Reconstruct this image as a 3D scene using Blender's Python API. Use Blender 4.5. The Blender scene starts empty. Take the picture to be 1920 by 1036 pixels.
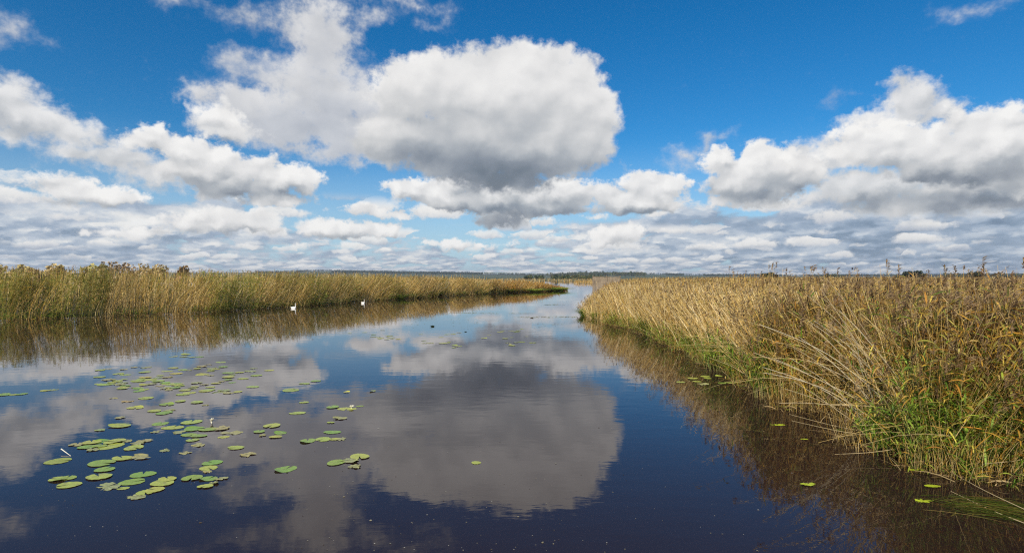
import bpy, math, random
import numpy as np
rad = math.radians
scene = bpy.context.scene
COL = scene.collection

# ------------------------------------------------------------------ camera
F = 1066.0           # focal length of the photograph in its own pixels (1920 wide)
CX, CY = 960.0, 518.0
H = 3.0              # eye height above the water
cam_d = bpy.data.cameras.new("camera")
cam_d.sensor_width = 36.0
cam_d.lens = 36.0 * F / 1920.0
cam_d.clip_start = 0.1
cam_d.clip_end = 20000
cam = bpy.data.objects.new("camera", cam_d)
COL.objects.link(cam)
cam.location = (0, 0, H)
cam.rotation_euler = (rad(90), 0, 0)
scene.camera = cam
scene.view_settings.view_transform = 'Standard'
scene.view_settings.look = 'None'
scene.view_settings.exposure = 0.0
scene.view_settings.gamma = 1.0
scene.cycles.max_bounces = 6
scene.cycles.diffuse_bounces = 3
scene.cycles.glossy_bounces = 3
scene.cycles.transparent_max_bounces = 12
scene.cycles.sample_clamp_indirect = 6
scene.cycles.use_denoising = False
scene.cycles.filter_width = 1.2
scene.cycles.use_adaptive_sampling = True
scene.cycles.adaptive_threshold = 0.01

# ------------------------------------------------------------------ sun
SUN_EL, SUN_AZ = rad(36), rad(-152)          # azimuth measured from +Y towards +X: behind the camera, to its left
sd = bpy.data.lights.new("sun", 'SUN')
sd.energy = 4.8
sd.angle = rad(0.5)
sd.color = (1.0, 0.90, 0.75)
sun = bpy.data.objects.new("sun", sd)
COL.objects.link(sun)
from mathutils import Vector, Matrix
sv = Vector((math.sin(SUN_AZ)*math.cos(SUN_EL), math.cos(SUN_AZ)*math.cos(SUN_EL), math.sin(SUN_EL)))
sun.rotation_euler = sv.to_track_quat('Z', 'Y').to_euler()
sun.location = (0, 0, 50)

# ------------------------------------------------------------------ world: sky with cumulus
world = bpy.data.worlds.new("World")
scene.world = world
world.use_nodes = True
NT = world.node_tree
NT.nodes.clear()

class E:
    """a socket with arithmetic: keeps the cloud shader readable"""
    def __init__(s, v): s.v = v
    def __add__(a, b): return M('ADD', a, b)
    def __radd__(a, b): return M('ADD', b, a)
    def __sub__(a, b): return M('SUBTRACT', a, b)
    def __rsub__(a, b): return M('SUBTRACT', b, a)
    def __mul__(a, b): return M('MULTIPLY', a, b)
    def __rmul__(a, b): return M('MULTIPLY', b, a)
    def __truediv__(a, b): return M('DIVIDE', a, b)
    def __rtruediv__(a, b): return M('DIVIDE', b, a)
CUR = [NT]
def put(node, idx, v):
    if isinstance(v, E): CUR[0].links.new(v.v, node.inputs[idx])
    else: node.inputs[idx].default_value = v
def M(op, a, b=None, c=None, clamp=False):
    n = CUR[0].nodes.new('ShaderNodeMath'); n.operation = op; n.use_clamp = clamp
    for i, v in enumerate((a, b, c)):
        if v is not None: put(n, i, v)
    return E(n.outputs[0])
def V(op, a, b=None):
    n = CUR[0].nodes.new('ShaderNodeVectorMath'); n.operation = op
    put(n, 0, a)
    if b is not None: put(n, 1, b)
    return E(n.outputs['Value'] if op in ('LENGTH', 'DOT_PRODUCT', 'DISTANCE') else n.outputs[0])
def XYZ(x, y, z):
    n = CUR[0].nodes.new('ShaderNodeCombineXYZ')
    for i, v in enumerate((x, y, z)): put(n, i, v)
    return E(n.outputs[0])
def noise(p, scale, detail=5, rough=0.55, dist=0.0, dim='2D', color=False):
    n = CUR[0].nodes.new('ShaderNodeTexNoise'); n.noise_dimensions = dim
    put(n, 'Vector', p)
    n.inputs['Scale'].default_value = scale; n.inputs['Detail'].default_value = detail
    n.inputs['Roughness'].default_value = rough; n.inputs['Distortion'].default_value = dist
    return E(n.outputs[1 if color else 0])
def puffs(p, scale, detail=0.0, rough=0.5, smooth=0.5):
    n = CUR[0].nodes.new('ShaderNodeTexVoronoi'); n.voronoi_dimensions = '2D'
    n.feature = 'SMOOTH_F1' if smooth else 'F1'
    put(n, 'Vector', p)
    n.inputs['Scale'].default_value = scale; n.inputs['Detail'].default_value = detail
    n.inputs['Roughness'].default_value = rough
    if smooth: n.inputs['Smoothness'].default_value = smooth
    return E(n.outputs['Distance'])
def sstep(x, a, b, to0=0.0, to1=1.0):
    n = CUR[0].nodes.new('ShaderNodeMapRange'); n.interpolation_type = 'SMOOTHSTEP'
    put(n, 0, x); put(n, 1, a); put(n, 2, b); put(n, 3, to0); put(n, 4, to1)
    return E(n.outputs[0])
def lin(x, a, b, to0=0.0, to1=1.0):
    n = CUR[0].nodes.new('ShaderNodeMapRange'); n.clamp = True
    put(n, 0, x); put(n, 1, a); put(n, 2, b); put(n, 3, to0); put(n, 4, to1)
    return E(n.outputs[0])
def MIX(f, a, b):
    n = CUR[0].nodes.new('ShaderNodeMix'); n.data_type = 'RGBA'
    put(n, 0, f); 
    for i, v in ((6, a), (7, b)):
        if isinstance(v, tuple): v = (*v, 1.0)
        put(n, i, v)
    return E(n.outputs[2])
def ramp(x, stops):
    n = CUR[0].nodes.new('ShaderNodeValToRGB')
    put(n, 0, x)
    el = n.color_ramp.elements
    while len(el) > 1: el.remove(el[-1])
    for i, (p, c) in enumerate(stops):
        e = el[0] if i == 0 else el.new(p)
        e.position = p; e.color = (*c, 1)
    return E(n.outputs[0])

def ang(px, py):
    """direction seen in the photograph -> azimuth, elevation in degrees"""
    x, z = (px-CX)/F, (CY-py)/F
    return math.degrees(math.atan(x)), math.degrees(math.atan2(z, math.hypot(x, 1)))
DPP = math.degrees(1/F)

tc = NT.nodes.new('ShaderNodeTexCoord')
D = E(tc.outputs['Generated'])
D = V('NORMALIZE', D)
sp = NT.nodes.new('ShaderNodeSeparateXYZ'); put(sp, 0, D)
dx, dy, dz = (E(sp.outputs[i]) for i in range(3))
AZ = M('DEGREES', M('ARCTAN2', dx, dy))
EL = M('DEGREES', M('ARCSINE', dz))
A = XYZ(AZ, EL, 0.0)

def grad(P, px, py, rx, ry, rot, kind, grow=1.0):
    """gradient texture centred on a direction; its own mapping carries place, size and tilt"""
    a, e = ang(px, py)
    s = DPP * math.cos(rad(a))
    ra, re = rx*s*math.cos(rad(a))**0.5, ry*s
    g = NT.nodes.new('ShaderNodeTexGradient'); g.gradient_type = kind
    put(g, 'Vector', P)
    t = g.texture_mapping; t.vector_type = 'TEXTURE'
    t.translation = (a, e, 0); t.rotation = (0, 0, rad(rot)); t.scale = (ra*grow, re*grow, 1)
    return E(g.outputs['Fac']), ra, re
def blobfield(P, blobs, k):
    """smooth union of ellipses (x, y, rx, ry, tilt): signed distance-like value in degrees"""
    out = None
    G = 3.4
    for b in blobs:
        px, py, rx, ry = b[:4]; rot = b[4] if len(b) > 4 else 0
        g, ra, re = grad(P, px, py, rx, ry, rot, 'SPHERICAL', G)
        r = min(min(ra, re)*0.5 + 0.5*math.sqrt(ra*re), 5.0)
        f = M('MULTIPLY_ADD', g, G*r, (1-G)*r)
        out = f if out is None else M('SMOOTH_MAX', out, f, k)
    return out
def soft(P, blobs):
    """sum of soft bumps (x, y, rx, ry, amount, tilt)"""
    out = 0.0
    for b in blobs:
        px, py, rx, ry, amt = b[:5]; rot = b[5] if len(b) > 5 else 0
        g, ra, re = grad(P, px, py, rx, ry, rot, 'QUADRATIC_SPHERE', 1.7)
        out = M('MULTIPLY_ADD', g, amt*1.35, out)
    return out

# --- clear sky: the physical model, its colour deepened
skyn = NT.nodes.new('ShaderNodeTexSky'); skyn.sky_type = 'NISHITA'
skyn.sun_disc = False; skyn.sun_elevation = SUN_EL; skyn.sun_rotation = SUN_AZ
skyn.altitude = 0; skyn.air_density = 1.0; skyn.dust_density = 0.4; skyn.ozone_density = 3.0
WS = 0.10
hs = NT.nodes.new('ShaderNodeHueSaturation')
hs.inputs['Saturation'].default_value = 1.28; hs.inputs['Value'].default_value = 1.0
NT.links.new(skyn.outputs[0], hs.inputs['Color'])
gm = NT.nodes.new('ShaderNodeMix'); gm.data_type = 'RGBA'; gm.blend_type = 'MULTIPLY'; gm.inputs[0].default_value = 1
NT.links.new(hs.outputs[0], gm.inputs[6]); TINT = gm.inputs[7]
clear = E(gm.outputs[2])

CSMALL = [(0.0, (.25, .31, .40)), (0.3, (.38, .43, .52)), (0.55, (.60, .63, .68)), (0.8, (.84, .83, .81)), (1.0, (.92, .905, .88))]
def cumuli(sx, sy, off, e0, e1, e2, e3, dens=0.0, tone=0.0):
    """scattered small cumulus with flat bases; one per cell, sizes random"""
    P = V('ADD', V('MULTIPLY', A, (1/sx, 1/sy, 0)), (off, off*1.3, 0))
    P = V('ADD', P, V('MULTIPLY', W2, (2.2/sx, .8/sy, 0)))
    n = NT.nodes.new('ShaderNodeTexVoronoi'); n.voronoi_dimensions = '2D'; n.feature = 'F1'
    n.inputs['Scale'].default_value = 1.0; n.inputs['Randomness'].default_value = .95
    put(n, 'Vector', P)
    loc = V('SUBTRACT', P, E(n.outputs['Position']))
    sp2 = NT.nodes.new('ShaderNodeSeparateXYZ'); put(sp2, 0, loc)
    rn = NT.nodes.new('ShaderNodeSeparateXYZ'); put(rn, 0, E(n.outputs['Color']))
    ly = E(sp2.outputs[1]); lx = E(sp2.outputs[0])
    below = M('MINIMUM', ly, 0.0); above = M('MAXIMUM', ly, 0.0)
    q = V('LENGTH', XYZ(lx, above*1.25 + below*2.1, 0.0))
    size = E(rn.outputs[0])*.46 + .10 + dens
    f = size - q + NE2*.42 + NL*.35
    m = sstep(f, -.03, .20) * sstep(ELc, e0, e1) * sstep(ELc, e3, e2)
    b = .69 + tone + ly*1.15 + (NE2 + NE)*.30 + (E(rn.outputs[1]) - .5)*.34 + soft(A, PUFFS)
    return m, ramp(b, CSMALL)
RAMP_D = [(0.0, (.14, .19, .28)), (0.25, (.225, .295, .40)), (0.45, (.35, .425, .54)), (0.66, (.58, .63, .70)), (0.85, (.86, .85, .83)), (1.0, (.93, .92, .90))]
WARM = [(0.0, (.175, .21, .255)), (0.2, (.255, .29, .34)), (0.42, (.41, .44, .475)), (0.62, (.62, .63, .64)), (0.80, (.80, .795, .79)), (1.0, (.94, .93, .91))]
SOFTC = [(0.0, (.18, .21, .27)), (0.3, (.31, .345, .40)), (0.6, (.51, .53, .57)), (0.85, (.73, .735, .75)), (1.0, (.87, .865, .86))]
PUFFS = [(750, 450, 380, 60, .14), (1150, 420, 260, 50, .10), (350, 420, 300, 40, .06), (60, 480, 260, 40, -.2), (1750, 470, 300, 60, -.12)]
COVER = [(760, 440, 330, 60, -.32), (1050, 470, 200, 40, -.2), (300, 480, 200, 30, -.1), (1640, 440, 420, 75, .40), (1800, 400, 240, 60, .30), (60, 440, 260, 70, .30), (300, 400, 300, 60, .2), (590, 330, 140, 70, -.5), (1250, 420, 200, 50, .2),
         (700, 365, 100, 40, -.3), (860, 425, 100, 22, -.4), (1300, 350, 60, 24, -.2), (1000, 480, 300, 40, .1)]
DECKTONE = [(1700, 440, 330, 70, -.16), (1850, 490, 200, 30, -.10), (120, 470, 260, 30, -.1), (1150, 430, 200, 40, .12), (300, 415, 260, 30, .12), (1500, 500, 300, 18, -.08)]
NT.links.new(MIX(lin(EL, 2.0, 24.0), (.50, .88, 1.10), (0.17, 0.87, 1.06)).v, TINT)
# --- noises shared by all clouds
ELc = M('MAXIMUM', EL, 0.0)
P1 = V('MULTIPLY', A, (1/16.0, 1/13.5, 0.0))
W1 = V('SUBTRACT', noise(P1, 3.1, 4, .58, color=True), (0.5, 0.5, 0.5))
W2 = V('SUBTRACT', noise(P1, 7.7, 4, .58, color=True), (0.5, 0.5, 0.5))
def lumps(P, s1, s2, smooth):
    """rounded heads: two sizes of cell"""
    return M('MULTIPLY_ADD', puffs(P, s1, 0, .5, smooth), -1.0, 0.5) + M('MULTIPLY_ADD', puffs(P, s2, 0, .5, smooth), -0.5, 0.25)
def lumpset(W, s1, s2, lx, ly, wa, smooth=0.6):
    P = V('ADD', P1, V('MULTIPLY', W, (wa, wa, 0)))
    h1 = lumps(P, s1, s2, smooth)
    h2 = lumps(V('ADD', P, (lx, ly, 0)), s1, s2, smooth)
    return h1, h1 - h2
HB, RB = lumpset(W1, 2.6, 6.0, -.03, .085, .20, 0.9)
HM, RM = lumpset(W2, 4.6, 10.5, -.018, .048, .11, 0.85)
NE = noise(P1, 9.0, 7, .64) - 0.5            # ragged edge
NE2 = noise(V('ADD', P1, (3.3, 8.1, 0)), 20.0, 5, .62) - 0.5
NL = noise(V('ADD', P1, (5.3, 1.7, 0)), 4.0, 4, .5) - 0.5        # broad tone

# --- horizon cloud deck: rows of small cumulus that shrink towards the horizon
def band(sx, sy, off):
    P = V('ADD', V('MULTIPLY', A, (1/sx, 1/sy, 0)), (off, off*1.7, 0))
    w = V('SUBTRACT', noise(P, 1.3, 4, .6, color=True), (.5, .5, .5))
    P = V('ADD', P, V('MULTIPLY', w, (1.1, .8, 0)))
    def dk(P):
        return M('MULTIPLY_ADD', puffs(P, 1.0, 0.0, .5, .8), -1.0, 0.5)
    d1 = dk(P)
    return d1, d1 - dk(V('ADD', P, (-.10, .26, 0))), noise(P, .55, 4, .58) - 0.5
bands = [band(4.6, 1.9, 1.0), band(2.6, .95, 5.0), band(1.5, .42, 9.0)]
wA = sstep(ELc, 3.6, 6.0); wC = sstep(ELc, 2.6, 1.1)
def blend(i):
    x = bands[1][i]
    x = x + wA*(bands[0][i] - x)
    return x + wC*(bands[2][i] - x)
d1, dr, nd = blend(0), blend(1), blend(2)
cover = lin(ELc, 4.0, 11.5, 0.20, -0.80)
covadd = soft(A, COVER)
m_deck = sstep(cover + covadd + nd*1.5 + d1*0.45 + NE2*.25, -0.10, 0.20)
b_deck = 0.54 + M('MAXIMUM', dr*0.9, -.12) + nd*1.05 + NE2*.10 + soft(A, DECKTONE) + lin(ELc, 0.0, 3.0, 0.06, 0.0)
c_deck = ramp(b_deck, RAMP_D)

cs = [cumuli(1.6, .48, 3.1, -.2, .25, 1.1, 1.9, .05), cumuli(2.7, 1.0, 7.7, 1.0, 1.6, 2.4, 3.4, .05), cumuli(4.2, 1.7, 12.3, 2.2, 3.0, 4.2, 5.4, .06), cumuli(6.6, 2.9, 21.9, 3.9, 5.0, 6.6, 8.2, .05)]
def layer(blobs, k, warp, W, Hh, R, NEd, amp, eamp, dark, base, ramp_c, edge=(-.10, .55), relief=.3, fine=.2, wisp=0.0, shade=.13, up=1.0):
    """blobs give the mass; its upper faces are sunlit, its base is grey"""
    Aw = V('ADD', A, V('MULTIPLY', W, (warp, warp*0.8, 0)))
    f = blobfield(Aw, blobs, k)
    fu = blobfield(V('ADD', Aw, (-.3*up, up, 0)), blobs, k)
    m = sstep(M('MULTIPLY_ADD', Hh, amp, f) + NEd*eamp, edge[0], edge[1])
    if wisp > 0:
        m = m * lin(NEd + NL*0.6 + f*0.10, -wisp, wisp)
    b = M('MULTIPLY_ADD', f - fu, shade/up, base) + R*relief + RM*lin(f, 0.2, 2.2, fine, fine*.4) + NL*0.16 + NE2*.05
    b = b + soft(Aw, dark) + lin(f, 0.0, 1.4, 0.04, -0.04)
    return m, ramp(b, ramp_c)
BIG = (W1, HB, RB, NE)
MED = (W2, HM, RM, NE2)
# thin, torn high cloud
m_h, c_h = layer([(605, 70, 75, 80), (650, 140, 70, 50), (560, 60, 50, 50), (480, 35, 60, 24, 20), (440, 130, 60, 40), (540, 150, 100, 50), (440, 175, 90, 40), (700, 30, 60, 20), (780, 12, 60, 14), (820, 50, 34, 12), (10, 45, 40, 40), (60, 60, 26, 12), (350, 8, 50, 12),
                  (1850, 14, 55, 16), (1815, 30, 24, 10), (1560, 192, 26, 10, 20), (1325, 272, 50, 14, 20), (1270, 300, 40, 18), (5, 362, 20, 8)],
                 0.6, 4.5, *BIG, .5, 2.4, [(440, 30, 200, 60, -.12), (620, 110, 120, 80, .04), (1560, 190, 60, 40, -.15), (1325, 272, 60, 40, -.12)], .76, SOFTC, edge=(-.5, 1.7), relief=.1, fine=.05, wisp=.30, shade=.04)
# left: a dull bank of cloud behind, bright cumulus before it
m_m1, c_m1 = layer([(20, 205, 90, 50, -14), (110, 235, 80, 30, -16), (180, 262, 50, 14, -20), (50, 172, 50, 16, -20), (150, 290, 60, 18), (230, 300, 90, 28), (300, 325, 90, 28), (20, 245, 60, 20)],
                   0.5, 2.2, *MED, .9, 1.5, [(30, 250, 100, 20, -.12), (60, 175, 70, 20, .08)], .70, WARM, edge=(-.5, 1.1), fine=.12, shade=.08)
m_m2, c_m2 = layer([(312, 262, 46, 24), (275, 268, 26, 12), (345, 280, 60, 26), (400, 300, 80, 26), (470, 318, 80, 30), (535, 335, 46, 24), (578, 335, 14, 26), (370, 320, 90, 30), (440, 345, 100, 26), (510, 372, 70, 12), (570, 355, 24, 10)],
                   0.35, 1.5, *MED, 1.5, 1.5, [(430, 366, 140, 22, -.34), (520, 360, 90, 18, -.2), (370, 335, 60, 16, -.14), (300, 310, 40, 20, -.08)], .74, WARM, edge=(-.15, .6), fine=.30, shade=.15)
m_m3, c_m3 = layer([(150, 358, 95, 20), (135, 342, 56, 18), (75, 374, 44, 7), (215, 368, 50, 13)],
                   0.35, 1.2, *MED, 1.1, 1.2, [(150, 382, 140, 10, -.26)], .78, WARM, edge=(-.12, .5), fine=.25, shade=.13, up=.7)
m_c, c_c = layer([(800, 362, 60, 22), (860, 350, 60, 22), (750, 350, 30, 9), (930, 375, 120, 28), (1060, 365, 80, 30), (1000, 388, 110, 18), (1140, 372, 50, 22), (1220, 352, 60, 32), (1190, 385, 90, 18), (680, 395, 60, 11), (745, 402, 40, 8), (660, 430, 90, 17), (600, 425, 40, 12),
                  (460, 415, 66, 22), (360, 420, 44, 19), (230, 437, 70, 10), (1150, 440, 46, 21), (860, 460, 26, 9), (900, 460, 36, 8)],
                 0.3, 1.5, *MED, 1.2, 1.3, [(880, 398, 130, 20, -.30), (960, 383, 130, 32, -.30), (1090, 396, 120, 14, -.24), (1210, 400, 90, 16, -.24), (460, 436, 90, 10, -.28), (650, 446, 100, 8, -.2)], .75, WARM, edge=(-.15, .5), fine=.30, shade=.13, up=.7)
m_r1, c_r1 = layer([(1700, 195, 56, 46), (1690, 163, 26, 22), (1640, 222, 60, 20), (1750, 215, 50, 26), (1530, 300, 70, 34), (1620, 350, 150, 34), (1560, 270, 30, 12), (1850, 350, 200, 40), (1760, 380, 200, 24)],
                   0.5, 1.8, *MED, 1.0, 1.5, [(1600, 375, 200, 20, -.16), (1850, 375, 200, 40, -.40), (1640, 325, 60, 16, -.14)], .70, WARM, edge=(-.4, 1.0), fine=.15, shade=.08)
m_r2, c_r2 = layer([(1425, 287, 36, 30), (1345, 305, 36, 24), (1440, 322, 96, 38), (1395, 345, 80, 26), (1490, 335, 60, 32), (1410, 370, 70, 18)],
                   0.4, 1.4, *MED, 1.3, 1.3, [(1430, 372, 140, 26, -.32), (1500, 350, 70, 24, -.14), (1340, 355, 50, 20, -.2)], .75, WARM, edge=(-.12, .55), fine=.28, shade=.15)
m_r3, c_r3 = layer([(1640, 250, 66, 24), (1610, 280, 50, 24), (1710, 280, 120, 46), (1830, 240, 90, 34), (1880, 270, 130, 56), (1960, 250, 90, 50), (1800, 305, 150, 38), (1960, 310, 150, 50), (2100, 280, 160, 90)],
                   0.5, 1.6, *MED, 1.5, 1.4, [(1720, 335, 150, 22, -.36), (1880, 335, 150, 26, -.30), (1720, 250, 150, 16, .08), (1930, 350, 90, 24, -.2)], .75, WARM, edge=(-.15, .7), fine=.26, shade=.13, up=1.2)
# the large cumulus: a torn grey wing to the left, the rounded main mass, and a small puff below the wing
m_b1, c_b1 = layer([(450, 190, 66, 36), (520, 235, 90, 46), (600, 180, 80, 50), (600, 95, 52, 66), (650, 255, 90, 56), (625, 288, 54, 20), (720, 200, 80, 50), (380, 185, 30, 16)],
                   0.6, 2.6, *BIG, 1.4, 3.6, [(560, 235, 150, 40, -.06), (600, 120, 80, 60, .04), (640, 270, 60, 20, .05)], .74, SOFTC, edge=(-.5, 1.4), relief=.15, fine=.14, shade=.05, up=1.5)
m_b2, c_b2 = layer([(960, 175, 160, 88), (1060, 195, 86, 86), (1125, 222, 42, 26), (1080, 260, 70, 60), (860, 165, 120, 70), (765, 175, 70, 60), (905, 265, 205, 60), (1010, 310, 120, 30), (950, 335, 90, 26), (840, 310, 110, 26), (740, 260, 80, 46), (880, 95, 40, 14)],
                   0.7, 2.6, *BIG, 1.5, 3.0, [(900, 318, 260, 62, -.32), (900, 240, 220, 60, -.04), (980, 338, 160, 46, -.18), (840, 292, 200, 50, -.13), (930, 350, 90, 30, -.12), (1060, 160, 100, 60, .07), (900, 130, 200, 40, .05)], 0.715, WARM, edge=(-.40, 1.0), relief=.26, fine=.26, shade=.085, up=2.0)
m_b3, c_b3 = layer([(413, 222, 44, 28), (432, 248, 48, 20), (388, 243, 26, 18)],
                   0.5, 1.4, *MED, 1.3, 1.4, [(430, 268, 70, 16, -.2)], .80, WARM, edge=(-.3, .8), fine=.25, shade=.14)
m_d, c_d = layer([(935, 414, 46, 13), (910, 418, 24, 9), (965, 410, 22, 12)], 0.3, 1.5, *MED, .8, 1.2, [], .26, WARM, edge=(-.25, .6), fine=.15, shade=.05, up=.6)

# the rest of the sky, out of the frame, carries ordinary scattered cloud
PB = V('MULTIPLY', D, (1.0, 1.0, 2.2))
nb = noise(PB, 2.6, 3, .58, dim='3D')
out_w = M('MULTIPLY', sstep(M('ABSOLUTE', AZ), 46.0, 60.0), 1.0) 
out_w = M('MAXIMUM', out_w, sstep(EL, 30.0, 42.0))
m_o = sstep(nb, .50, .62) * out_w
c_o = ramp(noise(PB, 5.0, 2, .6, dim='3D'), [(.25, (.26, .29, .35)), (.5, (.55, .57, .60)), (.7, (.85, .85, .85))])

k = 1.0/WS
def upscale(c):
    return V('SCALE', c, None) if False else V('MULTIPLY', c, (k, k, k))
colr = clear
# milky air near the horizon
hz = sstep(EL, 14.0, 0.0, 0.0, 0.75)
colr = MIX(hz, colr, (.52*k, .66*k, .80*k))
for m, c, o in ((m_o, c_o, 1.0), (m_deck, c_deck, .93), *[(m, c, o) for (m, c), o in zip(cs, (.72, .80, .88, .92))], (m_h, c_h, .88), (m_r1, c_r1, .95), (m_r3, c_r3, .98), (m_r2, c_r2, .98), (m_m1, c_m1, .94), (m_m3, c_m3, .98), (m_b1, c_b1, .93), (m_b3, c_b3, .97), (m_m2, c_m2, .98), (m_c, c_c, .97), (m_d, c_d, .95), (m_b2, c_b2, .985)):
    colr = MIX(m*o, colr, upscale(c))
# below the horizon
colr = MIX(sstep(EL, -0.3, -1.2), colr, (.10*k, .12*k, .13*k))
bg = NT.nodes.new('ShaderNodeBackground'); bg.inputs['Strength'].default_value = WS
put(bg, 0, colr)
wo = NT.nodes.new('ShaderNodeOutputWorld')
NT.links.new(bg.outputs[0], wo.inputs[0])
world.cycles.sampling_method = 'MANUAL'
world.cycles.sample_map_resolution = 512

# ------------------------------------------------------------------ helpers
rng = np.random.default_rng(11)
random.seed(5)
def tag(o, label=None, cat=None, group=None, kind=None):
    if label: o['label'] = label
    if cat: o['category'] = cat
    if group: o['group'] = group
    if kind: o['kind'] = kind
    return o
def empty(name, loc, rz=0):
    o = bpy.data.objects.new(name, None); COL.objects.link(o)
    o.location = loc; o.rotation_euler = (0, 0, rz); o.empty_display_size = .2
    return o
def W(px, py, z=0.0):
    """photo pixel -> point on the level plane z"""
    Y = F*(H-z)/(py-CY)
    return (px-CX)/F*Y, Y
def npmesh(name, verts, faces, mat, parent=None, col=None, smooth=False, loc=(0, 0, 0)):
    """verts (n,3); faces: list of (m,k) index arrays; col: (n,3) colour of each vertex"""
    me = bpy.data.meshes.new(name)
    verts = np.asarray(verts, np.float32)
    me.vertices.add(len(verts)); me.vertices.foreach_set('co', verts.ravel())
    if not isinstance(faces, (list, tuple)): faces = [faces]
    faces = [np.asarray(f, np.int32) for f in faces if len(f)]
    ln = np.concatenate([np.full(len(f), f.shape[1], np.int32) for f in faces])
    idx = np.concatenate([f.ravel() for f in faces])
    me.loops.add(len(idx)); me.loops.foreach_set('vertex_index', idx)
    me.polygons.add(len(ln))
    me.polygons.foreach_set('loop_start', np.concatenate([[0], np.cumsum(ln)[:-1]]).astype(np.int32))
    me.polygons.foreach_set('loop_total', ln)
    if smooth: me.polygons.foreach_set('use_smooth', np.ones(len(ln), bool))
    me.update(calc_edges=True)
    if col is not None:
        at = me.color_attributes.new('tint', 'FLOAT_COLOR', 'POINT')
        c = np.ones((len(verts), 4), np.float32); c[:, :3] = col
        at.data.foreach_set('color', c.ravel())
    me.materials.append(mat)
    o = bpy.data.objects.new(name, me); COL.objects.link(o); o.location = loc
    if parent is not None: o.parent = parent
    return o
class Soup:
    """collects ribbons and tubes into one mesh"""
    def __init__(s): s.v = []; s.f3 = []; s.f4 = []; s.c = []; s.n = 0
    def add(s, v, f, c):
        (s.f4 if f.shape[1] == 4 else s.f3).append(f + s.n)
        s.v.append(v); s.c.append(c); s.n += len(v)
    def ribbon(s, P, side, Wd, C):
        """P (N,K,3) spines; side (N,3) or (N,K,3); Wd (N,K) half widths; C (N,3) or (N,K,3)"""
        N, K, _ = P.shape
        if N == 0: return
        if side.ndim == 2: side = side[:, None, :]
        if C.ndim == 2: C = np.repeat(C[:, None, :], K, 1)
        a = P + side*Wd[..., None]; b = P - side*Wd[..., None]
        v = np.stack([a, b], 2).reshape(-1, 3)
        c = np.repeat(C[:, :, None, :], 2, 2).reshape(-1, 3)
        i = (np.arange(N)[:, None]*K + np.arange(K-1)[None])*2
        i = i.ravel()
        s.add(v, np.stack([i, i+1, i+3, i+2], 1), c)
    def tube(s, P, R, C, n=3):
        N, K, _ = P.shape
        if N == 0: return
        if C.ndim == 2: C = np.repeat(C[:, None, :], K, 1)
        T = P[:, -1]-P[:, 0]; T /= np.linalg.norm(T, axis=1, keepdims=True)+1e-9
        up = np.where(np.abs(T[:, 2:3]) > .9, np.array([[1., 0, 0]]), np.array([[0, 0, 1.]]))
        A_ = np.cross(T, up); A_ /= np.linalg.norm(A_, axis=1, keepdims=True)
        B_ = np.cross(T, A_)
        th = np.arange(n)*2*np.pi/n
        ring = np.cos(th)[None, :, None]*A_[:, None] + np.sin(th)[None, :, None]*B_[:, None]   # N,n,3
        v = P[:, :, None, :] + ring[:, None]*R[..., None, None]
        c = np.repeat(C[:, :, None, :], n, 2).reshape(-1, 3)
        base = (np.arange(N)[:, None, None]*K + np.arange(K-1)[None, :, None])*n
        j = np.arange(n)[None, None]; j2 = (j+1) % n
        f = np.stack([base+j, base+j2, base+n+j2, base+n+j], -1).reshape(-1, 4)
        s.add(v.reshape(-1, 3), f, c)
    def build(s, name, mat, parent=None, smooth=False, loc=(0, 0, 0)):
        fs = []
        if s.f4: fs.append(np.concatenate(s.f4))
        if s.f3: fs.append(np.concatenate(s.f3))
        v = np.concatenate(s.v) - np.array(loc)
        return npmesh(name, v, fs, mat, parent, np.concatenate(s.c), smooth, loc)

# value noise in numpy for patchiness
_tab = rng.random((64, 64))
def vnoise(x, y, sc):
    x = np.asarray(x)*sc + 100; y = np.asarray(y)*sc + 100
    xi = np.floor(x).astype(int); yi = np.floor(y).astype(int); fx = x-xi; fy = y-yi
    fx = fx*fx*(3-2*fx); fy = fy*fy*(3-2*fy)
    g = lambda a, b: _tab[a % 64, b % 64]
    return (g(xi, yi)*(1-fx)+g(xi+1, yi)*fx)*(1-fy) + (g(xi, yi+1)*(1-fx)+g(xi+1, yi+1)*fx)*fy

# ------------------------------------------------------------------ materials
def newmat(name):
    m = bpy.data.materials.new(name); m.use_nodes = True
    m.node_tree.nodes.clear(); CUR[0] = m.node_tree
    out = m.node_tree.nodes.new('ShaderNodeOutputMaterial')
    return m, out
def bsdf(color, rough=.7, **kw):
    n = CUR[0].nodes.new('ShaderNodeBsdfPrincipled')
    if isinstance(color, E): put(n, 'Base Color', color)
    else: n.inputs['Base Color'].default_value = (*color, 1)
    put(n, 'Roughness', rough)
    for k_, v_ in kw.items(): put(n, k_.replace('_', ' '), v_)
    return n
def attr(name='tint'):
    n = CUR[0].nodes.new('ShaderNodeAttribute'); n.attribute_name = name
    return E(n.outputs['Color'])
def objc(kind='Object'):
    n = CUR[0].nodes.new('ShaderNodeTexCoord'); return E(n.outputs[kind])
def geo(k_):
    n = CUR[0].nodes.new('ShaderNodeNewGeometry'); return E(n.outputs[k_])

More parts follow.
